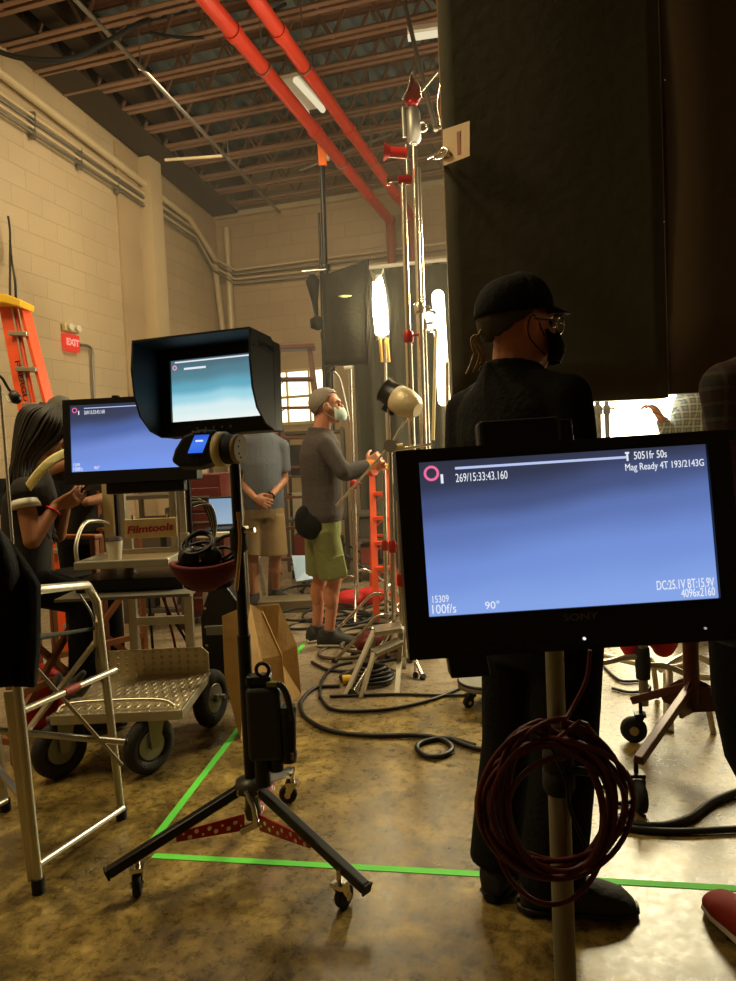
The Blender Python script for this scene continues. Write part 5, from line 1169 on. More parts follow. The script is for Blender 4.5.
# ------------------------------------------------------------------ brown stepladder at the back
def astep(px0, px1, ytop, Y, spread, m, lab, nst, capm=None, pxb=None, foot=None):
    a = at(px0, ytop, Y); b_ = at(px1, ytop, Y); t = thing('stepladder', lab, 'ladder', V(((a.x + b_.x) / 2, Y, 0)))
    ab = V((a.x - spread, Y - .45, 0)); bb = V((b_.x + spread, Y - .45, 0))
    rails = [(a, ab), (b_, bb)]
    for p, q_ in rails: MB().bar(p, q_, .05, .025).build('side_rail', m, t)
    for p, q_ in ((a + V((0, .08, 0)), V((ab.x - .03, Y + .55, 0))), (b_ + V((0, .08, 0)), V((bb.x + .03, Y + .55, 0)))): MB().bar(p, q_, .035, .025).build('rear_rail', m, t)
    MB().box(((a.x + b_.x) / 2, Y + .03, a.z + .02), (b_.x - a.x + .10, .22, .05)).build('top_cap', capm or m, t, bevel=.008)
    for i in range(1, nst + 1):
        f = i / (nst + 1); p = a.lerp(ab, f); q_ = b_.lerp(bb, f); MB().bar(p, q_, .09, .025).build('step', m, t); 
        MB().bar(p + V((.0, 0, -.08)), p + V((.09, 0, -.01)), .015, .01).build('step_brace', m, t)
    for i in range(1, nst, 2):
        f = i / (nst + 1); p = (a + V((0, .08, 0))).lerp(V((ab.x - .03, Y + .55, 0)), f); q_ = (b_ + V((0, .08, 0))).lerp(V((bb.x + .03, Y + .55, 0)), f); MB().bar(p, q_, .025, .02).build('rear_rung', m, t)
    return t
astep(278, 310, 350, 7.4, .14, M['brown_rail'], 'brown red stepladder in front of the bright window', 7)
astep(208, 232, 440, 6.2, .10, M['alu'], 'small aluminium stepladder behind the focus unit', 4)
q_t = astep(372, 386, 470, 5.9, .02, M['orange'], 'narrow orange stepladder behind the hands of the reaching person', 5, M['yellow'])
# ------------------------------------------------------------------ stands
def cstand(base, h, lab, m=None, leg=.45, r=.0125, yaw=0, knobm=None, red=(), name='light_stand', top=None, lean=V((0, 0, 0)), zleg=.34, sections=3, legm=None):
    m = m or M['chrome']; t = thing(name, lab, 'stand', base); base = V(base)
    for i in range(3):
        a = yaw + i * 2 * PI / 3; d = V((math.cos(a), math.sin(a), 0)); zz = zleg - .05 * i
        MB().tube(smoothpts([base + V((0, 0, zz)) + d * .02, base + V((0, 0, zz)) + d * .10, base + d * (leg * .55) + V((0, 0, zz * .62)), base + d * leg + V((0, 0, .014))], 4), .0115, 8).build('leg', legm or m, t)
        MB().cyl(base + d * (leg - .012) + V((0, 0, .0)), base + d * (leg + .012) + V((0, 0, .022)), .016, n=10).build('foot', M['rubber'], t)
    prev = base + V((0, 0, .12)); topp = (V(top) if top else base + V((0, 0, h)) + lean)
    for k in range(sections):
        e = prev.lerp(topp, 1.0 / (sections - k)); rr = r * (1.3 - .22 * k)
        MB().cyl(prev, e, rr, n=14).build('column', m, t)
        if k < sections - 1:
            c = MB().prof(e - V((0, 0, .045)), e + V((0, 0, .03)), [(0, rr * 1.15), (.1, rr * 1.5), (.8, rr * 1.5), (1, rr * 1.1)], 14).build('collar', (M['red_metal'] if k in red else m), t)
            MB().cyl(e + V((rr, -.0, 0)), e + V((rr + .045, -.01, .0)), .009, n=10).build('knob', (M['red_metal'] if k in red else M['steel']), c)
        prev = e
    return t, topp
# three tall silver stands
def stand_to(xb, yb, Y, xt, yt, Yt, lab, **k):
    b0 = at(xb, 600, Y); base = V((b0.x, Y, 0)); return cstand(base, 0, lab, top=at(xt, yt, Yt), **k)
ts1, tp1 = stand_to(417, 0, 4.4, 403, 180, 4.4, 'tall silver stand, leftmost of the three, with red clamp head', r=.020, red=(0, 1), sections=3, leg=.42, yaw=.4)
ts2, tp2 = stand_to(428, 0, 4.55, 414, 140, 4.55, 'tall silver crank stand, middle of the three, tallest', r=.021, red=(0,), sections=3, leg=.5, yaw=1.2)
ts3, tp3 = stand_to(432, 0, 4.7, 418, 168, 4.7, 'tall silver stand, rightmost of the three', r=.019, red=(0, 2), sections=3, leg=.46, yaw=2.2)
MB().prof(tp2 - V((0, 0, .02)), tp2 + V((0, 0, .20)), [(0, .032), (.1, .046), (.85, .046), (1, .03)], 20).build('crank_head', M['steel'], ts2)
MB().torus(tp2 + V((.055, 0, .08)), (0, 1, 0), .03, .008, 16, 6).build('crank_handle', M['chrome'], ts2)
MB().cyl(tp2 + V((-.06, 0, .02)), tp2 + V((-.06, 0, .20)), .014, n=10).build('side_pin', M['steel'], ts2)
gh = MB(); gp = tp2 + V((0, 0, .20)); gh.prism([(-.06, .04), (0, 0), (.055, .05), (.04, .11), (.0, .19), (-.03, .12)], .05, Matrix.Translation(gp)); gh.build('grip_jaw', M['dark_red'], ts2, bevel=.006)
MB().ell(gp + V((.0, -.02, .02)), (.035, .03, .025)).build('jaw_knob', M['red_metal'], ts2)
MB().tube(smoothpts([gp + V((-.065, -.02, .04)), gp + V((-.02, -.03, .12)), gp + V((0, -.03, .20)), gp + V((.05, -.02, .12)), gp + V((.06, -.02, .05))], 4), .006, 6).build('jaw_wire', M['chrome'], ts2)
MB().cyl(tp1 + V((-.03, 0, .0)), tp1 + V((.05, 0, .0)), .028, n=16).build('clamp_head', M['red_metal'], ts1); MB().cyl(tp1 + V((-.085, 0, .0)), tp1 + V((-.03, 0, .0)), .012, n=10).build('clamp_pin', M['chrome'], ts1)
MB().prof(tp1 + V((-.10, 0, .0)), tp1 + V((-.085, 0, .0)), [(0, .03), (1, .03)], 14).build('clamp_knob', M['chrome'], ts1)
gr = thing('clamp_head', 'red clamp with flared end above the leftmost tall silver stand', 'clamp', tp1 + V((0, 0, .1)))
cb1 = tp1 + V((.03, -.0, .16)); MB().cyl(cb1, cb1 + V((-.10, 0, .01)), .032, n=18).build('clamp_body', M['red_plastic'], gr); MB().prof(cb1 + V((-.10, 0, .01)), cb1 + V((-.14, 0, .014)), [(0, .03), (1, .055)], 18).build('clamp_mouth', M['red_plastic'], gr)
MB().cyl(cb1 + V((0, 0, -.13)), cb1 + V((0, 0, .05)), .010, n=10).build('clamp_pin', M['chrome'], gr)
# tall black stand reaching up to the sprinkler pipe, and its thin neighbour
TB = at(322, 166, 7.8); base = V((at(336, 600, 7.7).x, 7.8, 0))
tb, tpb = cstand(base, 0, 'tall black telescoping stand reaching up to the red sprinkler pipe', m=M['black_metal'], r=.045, leg=.6, top=TB, sections=4)
cl_ = thing('pipe_clamp', 'orange clamp where the tall black stand meets the red sprinkler pipe', 'clamp', at(323, 165, 7.8))
MB().bar(at(323, 166, 7.8), at(321, 134, 7.75), .09, .07).build('clamp_body', M['orange_clamp'], cl_, bevel=.01); MB().bar(at(328, 160, 7.78), at(328, 138, 7.78), .03, .05).build('clamp_screw', M['paper'], cl_)
base = V((at(331, 600, 7.2).x, 7.2, 0)); cstand(base, 0, 'thin dark stand just left of the tall black stand', m=M['black_metal'], r=.014, leg=.5, top=at(319, 213, 7.2), sections=3)
q = MB().cyl(at(302, 272, 7.1), at(326, 270, 7.1), .014, n=10).build('grip_arm', M['chrome']); tag(q, 'short chrome arm across the thin dark stand left of the black flag', 'arm')
hb_ = MB(); hb_.prof(at(312, 275, 7.1), at(318, 330, 7.1), [(0, .03), (.1, .07), (.5, .03), (.75, .02), (.8, .07), (.95, .07), (1, .02)], 14); hb_ = hb_.build('hanging_bag', M['black_cloth']); tag(hb_, 'small dark bag hanging from the chrome arm left of the black flag', 'bag')
# black flag in front of the bright lamp
fl_ = thing('black_flag', 'black cloth flag on a frame shading the bright lamp', 'flag', at(347, 365, 6.6))
pf = [at(322, 272, 6.7), at(368, 260, 6.4), at(368, 262, 6.4), at(366, 364, 6.4), at(325, 366, 6.7)]
mfl = MB(); fa_, fb_, fc_, fd_ = at(323, 276, 6.7), at(368, 260, 6.35), at(367, 364, 6.35), at(325, 366, 6.7)
mfl.grid(lambda u, v: fa_.lerp(fb_, u).lerp(fd_.lerp(fc_, u), v) + V((0, .03 * math.sin(u * 8) * math.sin(v * 3), 0)), 12, 12); mfl.build('flag_cloth', M['black_drape'], fl_, solid=.012)
fe_ = MB(); fe_.tube([fa_, fb_, fc_, fd_], .010, 8, closed=True); fe_.build('flag_frame', M['black_metal'], fl_)
MB().ell(at(345, 296, 6.35), (.06, .02, .012)).build('flag_tab', M['green_cloth'], fl_)
# big black drape behind, on a silver rod
dr_ = thing('black_drape', 'large black drape hanging from a silver pole behind the stands', 'drape', V((at(400, 600, 7.9).x, 7.9, 0)))
dl_, dr2 = at(350, 268, 7.9), at(520, 258, 7.9)
dm = MB(); dm.grid(lambda u, v: V((dl_.x + (dr2.x - dl_.x) * u, 7.9 + .05 * math.sin(u * 46) + .02 * math.sin(u * 97 + v * 2), dl_.z * (1 - v) + .02 * v)), 90, 6); dm.build('drape_cloth', mat('black velour drape', (.26, .25, .20), .95, bump=.3, spec=.15), dr_, solid=.01)
MB().cyl(at(366, 268, 7.8), at(470, 257, 7.8), .022, n=12).build('drape_pole', M['paper'], dr_)
# bright lamp
l1 = thing('tungsten_lamp', 'very bright tall lamp burning beside the black flag', 'lamp', at(383, 370, 6.2))
la = MB(); la.rings([(at(377, 276, 6.2), V((.035, 0, 0)), V((0, .03, 0))), (at(379, 290, 6.2), V((.050, 0, 0)), V((0, .04, 0))), (at(380, 310, 6.2), V((.062, 0, 0)), V((0, .05, 0))), (at(382, 334, 6.2), V((.055, 0, 0)), V((0, .04, 0)))], 16)
la.build('glowing_face', emi('tungsten glow', 'ffecb8', 150), l1)
hs = MB(); hs.rings([(at(377, 270, 6.26), V((.06, 0, 0)), V((0, .03, 0))), (at(380, 305, 6.28), V((.09, 0, 0)), V((0, .04, 0))), (at(382, 340, 6.26), V((.07, 0, 0)), V((0, .03, 0)))], 16); hs.build('lamp_housing', M['black_metal'], l1)
MB().plate([at(369, 268, 6.2), at(376, 275, 6.16), at(381, 274, 6.16), at(384, 266, 6.2), at(384, 272, 6.2), at(374, 284, 6.18)], .01).build('barn_door', M['steel'], l1)
for xx in (381, 388): MB().cyl(at(xx - 1, 338, 6.2), at(xx + 1, 362, 6.2), .014, n=8).build('yoke_arm', mat('brass yoke', (.8, .62, .3), .4, .6), l1)
MB().cyl(at(385, 340, 6.25), V((at(392, 600, 6.25).x, 6.25, 0)), .015, n=10).build('lamp_pole', M['chrome'], l1)
# tube lamp
l2 = thing('tube_lamp', 'tall glowing fluorescent tube lamp at the left edge of the black flat', 'lamp', at(443, 400, 5.6))
MB().cap(at(438, 296, 5.6), at(444, 400, 5.6), .048, .048, 18, 5).build('tube', emi('fluorescent cream', 'fff4cc', 14), l2)
MB().cyl(at(444, 402, 5.6), V((at(448, 600, 5.6).x, 5.6, 0)), .016, n=10).build('tube_stand', M['steel'], l2)
l3 = thing('practical_lamp', 'small round white lamp between the tall silver stands and the tube lamp', 'lamp', at(431, 335, 5.2))
MB().ell(at(429, 321, 5.2), (.055, .04, .065)).build('bulb', emi('cool white bulb', 'f4f6ff', 8), l3)
MB().prof(at(429, 321, 5.26), at(436, 321, 5.28), [(0, .085), (.6, .08), (1, .04)], 20).build('reflector', M['chrome'], l3)
MB().cyl(at(436, 330, 5.28), at(433, 440, 5.28), .012, n=8).build('lamp_arm', M['cream'], l3)
# parabolic lamp head on a stand by the reaching person
l4 = thing('lamp_head', 'dented silver lamp head tilted on the stand near the reaching hands', 'lamp', at(405, 418, 4.25))
pa = at(396, 400, 4.3); pb = at(413, 410, 4.15)
MB().prof(at(395, 397, 4.3), at(418, 410, 4.2), [(0, .055), (.1, .085), (.5, .088), (.85, .07), (1, .045)], 22).build('lamp_barrel', mat('dented pale metal', (.78, .72, .58), .45, .3, bump=.4), l4)
MB().prof(at(384, 390, 4.33), at(397, 398, 4.3), [(0, .075), (.3, .07), (1, .09)], 20).build('lamp_snout', M['black_metal'], l4)
MB().bar(at(386, 381, 4.3), at(400, 392, 4.3), .01, .06).build('barn_door', M['paper'], l4); MB().bar(at(384, 405, 4.3), at(395, 412, 4.3), .01, .06).build('barn_door', M['black_metal'], l4)
b0 = V((at(393, 600, 4.3).x, 4.3, 0)); s4, tp4 = cstand(b0, 0, 'chrome stand with grip head, right beside the reaching hands', r=.013, top=at(390, 446, 4.3), sections=2, red=(0,), leg=.38, yaw=.9)
MB().cyl(tp4 + V((0, -.03, 0)), tp4 + V((.0, .03, 0)), .04, n=20).build('grip_head', M['steel'], s4); MB().cyl(tp4 + V((.02, 0, -.01)), tp4 + V((.08, 0, .0)), .016, n=12).build('grip_knob', M['cream'], s4)
MB().cyl(tp4, at(408, 416, 4.3), .008, n=8).build('grip_arm', M['chrome'], s4); MB().cyl(tp4, at(388, 405, 4.3), .008, n=8).build('grip_arm', M['chrome'], s4); MB().cyl(tp4 + V((0, 0, -.03)), at(432, 444, 4.35), .009, n=8).build('grip_arm', M['chrome'], s4); MB().cyl(tp4, at(336, 506, 4.45), .008, n=8).build('grip_arm', M['chrome'], s4)
# stand with the red knob right behind the man
b0 = V((at(357, 600, 5.8).x, 5.8, 0)); s5, tp5 = cstand(b0, 0, 'thin silver stand with red collar just behind the masked person', r=.015, top=at(350, 368, 5.8), sections=2, red=(0,), leg=.5, yaw=.5)
MB().cyl(tp5 + V((-.05, 0, 0)), tp5 + V((.02, 0, 0)), .018, n=10).build('top_pin', M['paper'], s5)
q = MB().tube(smoothpts([at(334, 372, 5.9), at(340, 380, 5.9), at(347, 410, 5.85), at(352, 438, 5.82)], 5), .010, 7).build('loose_cable', M['steel']); tag(q, 'grey cable drooping beside the thin stand behind the masked person', 'cable')
for i, (xt, yt, xb, Y, lab) in enumerate(((447, 362, 449, 5.0, 'short pale stand pole at the foot of the tube lamp'), (384, 470, 386, 5.0, 'slim chrome stand in front of the narrow orange ladder'), (398, 500, 402, 4.0, 'short chrome stand at the left edge of the foreground monitor'))):
    b0 = V((at(xb, 600, Y).x, Y, 0)); cstand(b0, 0, lab, r=.013, top=at(xt, yt, Y), sections=2, red=(0,) if i else (), leg=.40, yaw=i * .8 + .2)
# steel stool and cable coil
t = thing('step_stool', 'small folding aluminium step stool beside the foreground monitor', 'stool', V((at(375, 690, 3.9).x, 3.95, 0)))
q1, q2 = at(374, 631, 3.95), at(402, 627, 3.95)
MB().bar(q1, q2, .16, .03).build('top_step', M['alu'], t, bevel=.006)
MB().bar(at(374, 653, 3.8), at(401, 641, 3.85), .10, .022).build('lower_step', M['alu'], t, bevel=.004)
for p, q_ in ((q1, pz(345, 697)), (q2, pz(397, 694)), (q1 + V((0, .08, 0)), pz(372, 672)), (q2 + V((0, .08, 0)), pz(404, 668))): MB().bar(p, q_, .025, .018).build('leg', M['alu'], t)
MB().bar(at(374, 653, 3.8), pz(361, 698), .022, .016).build('front_leg', M['alu'], t)
cs_ = thing('cable_coil', 'flat coil of black cable lying under the step stool', 'cable', V((pz(372, 678).x, pz(372, 678).y, 0)))
cc = pz(370, 680)
MB().tube([V((cc.x + (.17 + .012 * math.sin(k * .7) - .0009 * k) * math.cos(k * .25), cc.y + (.17 - .0009 * k) * math.sin(k * .25), .012 + .0035 * k / 6)) for k in range(120)], .011, 8).build('coil', cabm, cs_)
yc = pz(343, 685); MB().cyl(yc + V((-.0, 0, .03)), yc + V((.07, -.0, .03)), .026, n=16).build('connector_body', M['yellow'], cs_, label='yellow connector'); MB().cyl(yc + V((.07, 0, .03)), yc + V((.13, .0, .03)), .022, n=14).build('connector_end', M['steel'], cs_)
def gp_(x, y, r): p = pz(x, y); return V((p.x, p.y, r + .001))
def fc(pts, r, m, lab, group=None): return floorcable([gp_(x, y, r) for x, y in pts], r, m, lab, group=group)
fc([(452, 742), (478, 751), (540, 760)], .010, cabm, 'black cable passing behind the legs of the person in black')
fc([(302, 715), (301, 704), (315, 690), (340, 688)], .010, cabm, 'short black cable curving from the big floor loop toward the yellow connector')
fc([(300, 706), (306, 720), (330, 733), (370, 738), (420, 738), (444, 743), (452, 752), (440, 759), (425, 758), (417, 750), (425, 744), (448, 741), (475, 748)], .011, cabm, 'long black cable on the floor ending in a small round loop')
fc([(320, 700), (322, 682), (335, 668), (352, 664)], .009, cabm, 'black cable bend left of the yellow connector')
fc([(321, 700), (330, 710), (350, 713), (390, 711), (430, 702), (455, 692), (475, 682)], .009, cabm, 'black cable curving under the step stool toward the grey round base')
fc([(330, 698), (360, 697), (400, 696), (440, 697), (475, 697)], .008, cabm, 'straight black cable just below the step stool')
fc([(312, 664), (330, 672), (360, 672), (380, 664), (400, 660)], .010, cabm, 'thin black cable looping at the feet of the masked person')
# cable tangle behind the people
for i in range(10):
    rn = random.Random(20 + i); c = pz(rn.uniform(292, 350), rn.uniform(592, 630)); c.z = .012 + .012 * (i % 5)
    m_ = MB(); rr = rn.uniform(.10, .22); m_.torus(c + V((0, 0, .01)), V((rn.uniform(-.12, .12), rn.uniform(-.12, .12), 1)), rr, .011, 28, 6)
    o = m_.build('cable_loop', cabm if i % 3 else M['rubber']); tag(o, 'loop of black cable in the tangle on the floor between the two standing people', 'cable', 'cable tangle between the two standing people')
for i in range(7):
    rn = random.Random(50 + i); c = pz(rn.uniform(350, 395), rn.uniform(612, 655)); c.z = .012 + .010 * (i % 4)
    m_ = MB(); m_.torus(c, V((rn.uniform(-.1, .1), rn.uniform(-.1, .1), 1)), rn.uniform(.12, .25), .012, 28, 6)
    o = m_.build('cable_loop', mat('brown grey cable', (.30, .24, .17), .6) if i % 2 else cabm); tag(o, 'loop of cable heaped around the stand bases right of the masked person', 'cable', 'cable heap right of the masked person')
# red sandbags
def sandbag(c, s, lab, m=None, name='sandbag', hang=False):
    t = MB()
    if hang: t.ell(c + V((-.07, 0, -.10)), (.075, .06, .13)); t.ell(c + V((.07, .01, -.10)), (.075, .06, .13)); t.box(c + V((0, 0, 0)), (.14, .07, .05))
    else: t.ell(c + V((-.09, 0, .07)), (.13, .11, .075)); t.ell(c + V((.09, .02, .08)), (.13, .11, .08)); t.box(c + V((0, 0, .12)), (.12, .10, .05))
    o = t.build(name, m or M['red_cloth'], remesh=.014, smooth=3); tag(o, lab, 'sandbag'); return o
sandbag(pz(361, 606), 1, 'bright red sandbag on the floor right of the masked person')
sandbag(pz(388, 655) + V((0, 0, .02)), 1, 'dark red sandbag behind the step stool', M['dark_red'])
# ------------------------------------------------------------------ equipment racks at the back
rk = mat('grey rack steel', (.36, .33, .29), .5, .5)
def rack(x0, x1, Y, y0, dep, lab, shelves, seed, bw=.9):
    a = at(x0, 500, Y).x; b_ = at(x1, 500, Y).x; z1 = at((x0 + x1) / 2, y0, Y).z; rn = random.Random(seed)
    t = thing('equipment_rack', lab, 'rack', ((a + b_) / 2, Y + dep / 2, 0))
    for x in (a, b_):
        for y in (Y, Y + dep): MB().box((x, y, z1 / 2 + .04), (.035, .035, z1 - .08)).build('upright', rk, t)
    for i in range(shelves):
        z = .16 + (z1 - .2) * i / (shelves - 1); MB().box(((a + b_) / 2, Y + dep / 2, z), (b_ - a, dep, .03)).build('shelf', rk, t)
    for x in (a + .04, b_ - .04):
        for y in (Y + .04, Y + dep - .04): MB().cyl((x - .015, y, .045), (x + .015, y, .045), .045, n=14).build('caster_wheel', M['rubber'], t)
    cols = [((.10, .10, .10), 'black'), ((.20, .18, .15), 'dark grey'), ((.45, .14, .10), 'dull red'), ((.30, .26, .20), 'brown'), ((.62, .58, .50), 'pale')]
    for i in range(shelves - 1):
        z = .175 + (z1 - .2) * i / (shelves - 1); gap = (z1 - .2) / (shelves - 1); x = a + .05
        while x < b_ - .12:
            w = rn.uniform(.12, .3); w = min(w, b_ - .03 - x); h = gap * rn.uniform(.4, .8); c, nm = rn.choice(cols)
            o = MB().box((x + w / 2, Y + dep / 2 - rn.uniform(0, .05), z + h / 2), (w - .02, dep * .7, h)).build('equipment_box', RM[nm] if nm in RM else RM.setdefault(nm, mat(nm + ' gear box', c, .6)), bevel=.006)
            tag(o, nm + ' box on ' + lab.split(',')[0].replace('grey', 'the grey'), 'box', nm + ' boxes on ' + lab.split(',')[0]); x += w + .02
    return t
RM = {}
rack(286, 345, 7.6, 428, .5, 'grey equipment rack, standing under the bright window', 4, 3)
rack(120, 178, 5.4, 492, .5, 'low grey rack behind the cart, left of the red cabinet', 3, 8)
rack(352, 392, 7.2, 510, .45, 'small grey rack in front of the black drape, behind the thin stand', 3, 12)
cbx = at(200, 500, 5.6); z1 = at(200, 474, 5.6).z
t = thing('tool_cabinet', 'red tool cabinet behind the arched cables', 'cabinet', (cbx.x, 5.8, 0))
MB().box((cbx.x, 5.8, z1 / 2 + .03), (.34, .40, z1 - .06)).build('cabinet_body', M['dark_red'], t, bevel=.008)
for i in range(5): 
    dz = .12 + i * (z1 - .2) / 5; d_ = MB().box((cbx.x, 5.59, dz + .08), (.31, .02, (z1 - .2) / 5 - .02)).build('drawer', M['dark_red'], t, bevel=.004); MB().box((cbx.x, 5.57, dz + .10), (.16, .02, .012)).build('drawer_pull', M['steel'], d_)
tb_ = thing('folding_table', 'pale folding table holding the small lit screen at the back', 'table', (at(226, 540, 5.3).x, 5.4, 0))
zt2 = at(226, 534, 5.2).z; xc = at(221, 534, 5.3).x; MB().box((xc, 5.4, zt2), (.30, .5, .03)).build('tabletop', M['paper'], tb_)
for sx in (-.12, .12):
    for sy_ in (-.2, .2): MB().box((xc + sx, 5.4 + sy_, zt2 / 2), (.03, .03, zt2 - .01)).build('leg', M['alu'], tb_)
ls = thing('laptop', 'small lit pale blue screen on the folding table left of the khaki shorts', 'laptop', (xc, 5.35, zt2 + .015))
MB().box((xc, 5.36, zt2 + .025), (.26, .24, .02)).build('keyboard_base', M['black'], ls, bevel=.004)
MB().box((xc, 5.50, zt2 + .15), (.26, .015, .23)).build('lid', M['black'], ls, bevel=.004); MB().box((xc, 5.490, zt2 + .15), (.24, .004, .20)).build('screen', screen_mat('pale laptop screen', [(0, 'a9c4dc'), (1, '8fb0d0')], .75), ls)
bs = thing('plastic_sheet', 'pale blue sheet of plastic glinting on the floor behind the clasped hands person', 'sheet', pz(308, 585))
MB().plate([at(292, 556, 6.9), at(318, 556, 6.9), at(322, 578, 6.7), at(296, 582, 6.7)], .02).build('sheet_panel', mat('pale blue plastic sheet', (.62, .75, .88), .2), bs)
for k in (298, 314): MB().bar(at(k, 560, 6.88), V((at(k, 590, 6.9).x, 6.92, 0)), .02, .02).build('prop_leg', M['alu'], bs)
# apple box the polo man stands beside
ab = MB().box(V((pz(288, 612).x, pz(288, 612).y + .1, .05)), (.50, .28, .10)).build('apple_box', mat('scuffed plywood box', (.42, .37, .27), .7, var=.2), bevel=.005); tag(ab, 'low scuffed wooden box on the floor at the feet of the person in polo', 'box')
# ------------------------------------------------------------------ black flat, its paper sign and what glows behind
YF_ = 3.6; xe = at(442, 120, YF_).x; zbt = at(640, 399, YF_).z; xs_ = at(665, 300, YF_).x
t = thing('black_flat', 'huge black cloth flat filling the upper right, the larger left one', 'flat', ((xe + xs_) / 2, YF_, zbt))
pn = MB(); pn.grid(lambda u, v: V((xe + (xs_ - xe) * u, YF_ + .004 * math.sin(u * 9) + .003 * math.sin(v * 12), zbt + (4.75 - zbt) * v)), 16, 16); pn.build('flat_cloth', mat('black flat cloth', (.25, .235, .185), .9, bump=.4, bscale=14, var=.2, scale=1.2, spec=.2), t, solid=.03)  # cloth base colour lifted to stand in for haze over the black
for zz in (zbt + .03, 3.0, 4.7): MB().box(((xe + xs_) / 2, YF_ + .05, zz), (xs_ - xe, .05, .06)).build('frame_batten', M['wood'], t)
for xx in (xe + .03, xs_ - .03): MB().box((xx, YF_ + .05, (zbt + 4.75) / 2), (.05, .05, 4.75 - zbt)).build('frame_stile', M['wood'], t)
for (x_, y_, s_) in ((513, 146, .006), (515, 158, .010), (518, 170, .004), (665, 80, .004), (664, 222, .004)):
    MB().ell(at(x_, y_, YF_ - .012), (s_, .004, s_), None, 8, 6).build('light_leak_fleck', M['paper'], t)  # pale dots put in for light leaking through the cloth
t = thing('black_flat', 'brownish black cloth flat at the upper right edge, the narrower one', 'flat', (xs_ + .9, YF_, zbt))
pn = MB(); pn.grid(lambda u, v: V((xs_ + .012 + 1.9 * u, YF_ + .01, zbt + .02 + (4.75 - zbt) * v)), 8, 8); pn.build('flat_cloth', mat('brown black flat cloth', (.26, .205, .14), .9, bump=.4, bscale=14, var=.2, scale=1.2, spec=.2), t, solid=.03)
for zz in (zbt + .05, 3.0, 4.7): MB().box((xs_ + .96, YF_ + .055, zz), (1.88, .05, .06)).build('frame_batten', M['wood'], t)
# legs that hold the flats up
for i, xx in enumerate((xs_ + 1.7,)):
    cstand(V((xx, YF_ + .18, 0)), 2.2, 'sturdy steel stand holding up the right end of the flats', r=.02, leg=.4)
sg_ = thing('paper_sign', 'white paper sign with red writing clipped to the left edge of the black flat', 'sign', at(456, 163, 3.5))
s0, s1, s2, s3 = at(443, 130, 3.50), at(470, 121, 3.40), at(470, 156, 3.40), at(444, 166, 3.50)
MB().plate([s0, s1, s2, s3], .006).build('sign_card', mat('cream card', (.70, .60, .46), .7), sg_)
nn = (s1 - s0).cross(s3 - s0).normalized(); nn = nn if nn.y < 0 else -nn
xd = (s1 - s0).normalized(); zd = V((0, 0, 1)); Ms = Matrix(((xd.x, -nn.x, 0, 0), (xd.y, -nn.y, 0, 0), (xd.z, 0, 1, 0), (0, 0, 0, 1))); cs2 = (s0 + s1 + s2 + s3) / 4 + nn * .0045
text('sign_lettering', 'FRAGILE', Matrix.Translation(cs2 + xd * .012) @ Ms @ Matrix.Rotation(R(-90), 4, 'Y'), .03, mat('faded red ink', (.50, .22, .14), .7), sg_, 'CENTER', fit=(.11, .024), label='faded red vertical lettering') if False else MB().bar(cs2 + xd * .016 + V((0, 0, .05)), cs2 + xd * .016 - V((0, 0, .06)), .02, .0015, up=nn).build('faded_marks', mat('faded red ink', (.52, .30, .20), .7), sg_)
ck_ = MB(); ck_.tube(smoothpts([at(428, 158, 3.7), at(434, 155, 3.6), at(440, 152, 3.5), at(444, 148, 3.48), at(448, 152, 3.46), at(442, 157, 3.5), at(434, 158, 3.6)], 4), .008, 7); ck_.build('spring_clip', M['chrome'], sg_)
# ropes and chains dropping at the edge of the flat
q = MB().tube([pz(404, 0, 5.3), at(418, 60, 5.2), at(436, 130, 5.0)], .018, 8).build('drop_pipe', M['steel']); tag(q, 'thin steel pipe slanting down from the joists by the black flat edge', 'pipe')
q = MB().tube(smoothpts([at(441, 2, 4.1), at(440, 40, 4.1), at(441, 80, 4.1), at(438, 105, 4.1), at(441, 126, 4.1), at(434, 127, 4.1)], 4), .010, 7).build('safety_chain', M['chrome']); tag(q, 'silver chain hanging down the left edge of the black flat', 'chain')
q = MB().tube([at(418, 95, 4.9), at(437, 72, 4.9)], .010, 7).build('brace_rod', M['steel']); tag(q, 'short diagonal rod crossing beside the head of the tallest stand', 'rod')
# lit white backing behind the flat, made as a panel that glows itself
t = thing('glow_backing', 'cream panel made to glow in place of a lit white backing, seen under the bottom edge of the black flat', 'panel', V((at(650, 500, 6.2).x, 6.2, 0)))
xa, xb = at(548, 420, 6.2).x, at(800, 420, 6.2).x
MB().box(((xa + xb) / 2, 6.2, 1.35), (xb - xa, .02, 1.9)).build('glow_sheet', emi('glow for lit backing', 'fff0c4', 8.0), t)
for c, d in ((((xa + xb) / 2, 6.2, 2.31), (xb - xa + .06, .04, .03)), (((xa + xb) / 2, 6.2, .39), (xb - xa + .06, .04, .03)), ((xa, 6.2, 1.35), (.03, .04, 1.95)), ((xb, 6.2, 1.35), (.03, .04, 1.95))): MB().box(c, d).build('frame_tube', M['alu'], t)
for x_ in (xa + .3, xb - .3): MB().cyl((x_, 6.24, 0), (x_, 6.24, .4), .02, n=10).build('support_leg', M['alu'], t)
for i, x_ in enumerate((598, 607)):
    b0 = at(x_, 420, 5.7); cstand(V((b0.x, 5.7, 0)), 2.3, ['left', 'right'][i] + ' grey stand pole of the pair in front of the glowing panel', r=.018 + .005 * (1 - i), m=rk, leg=.35, yaw=i)
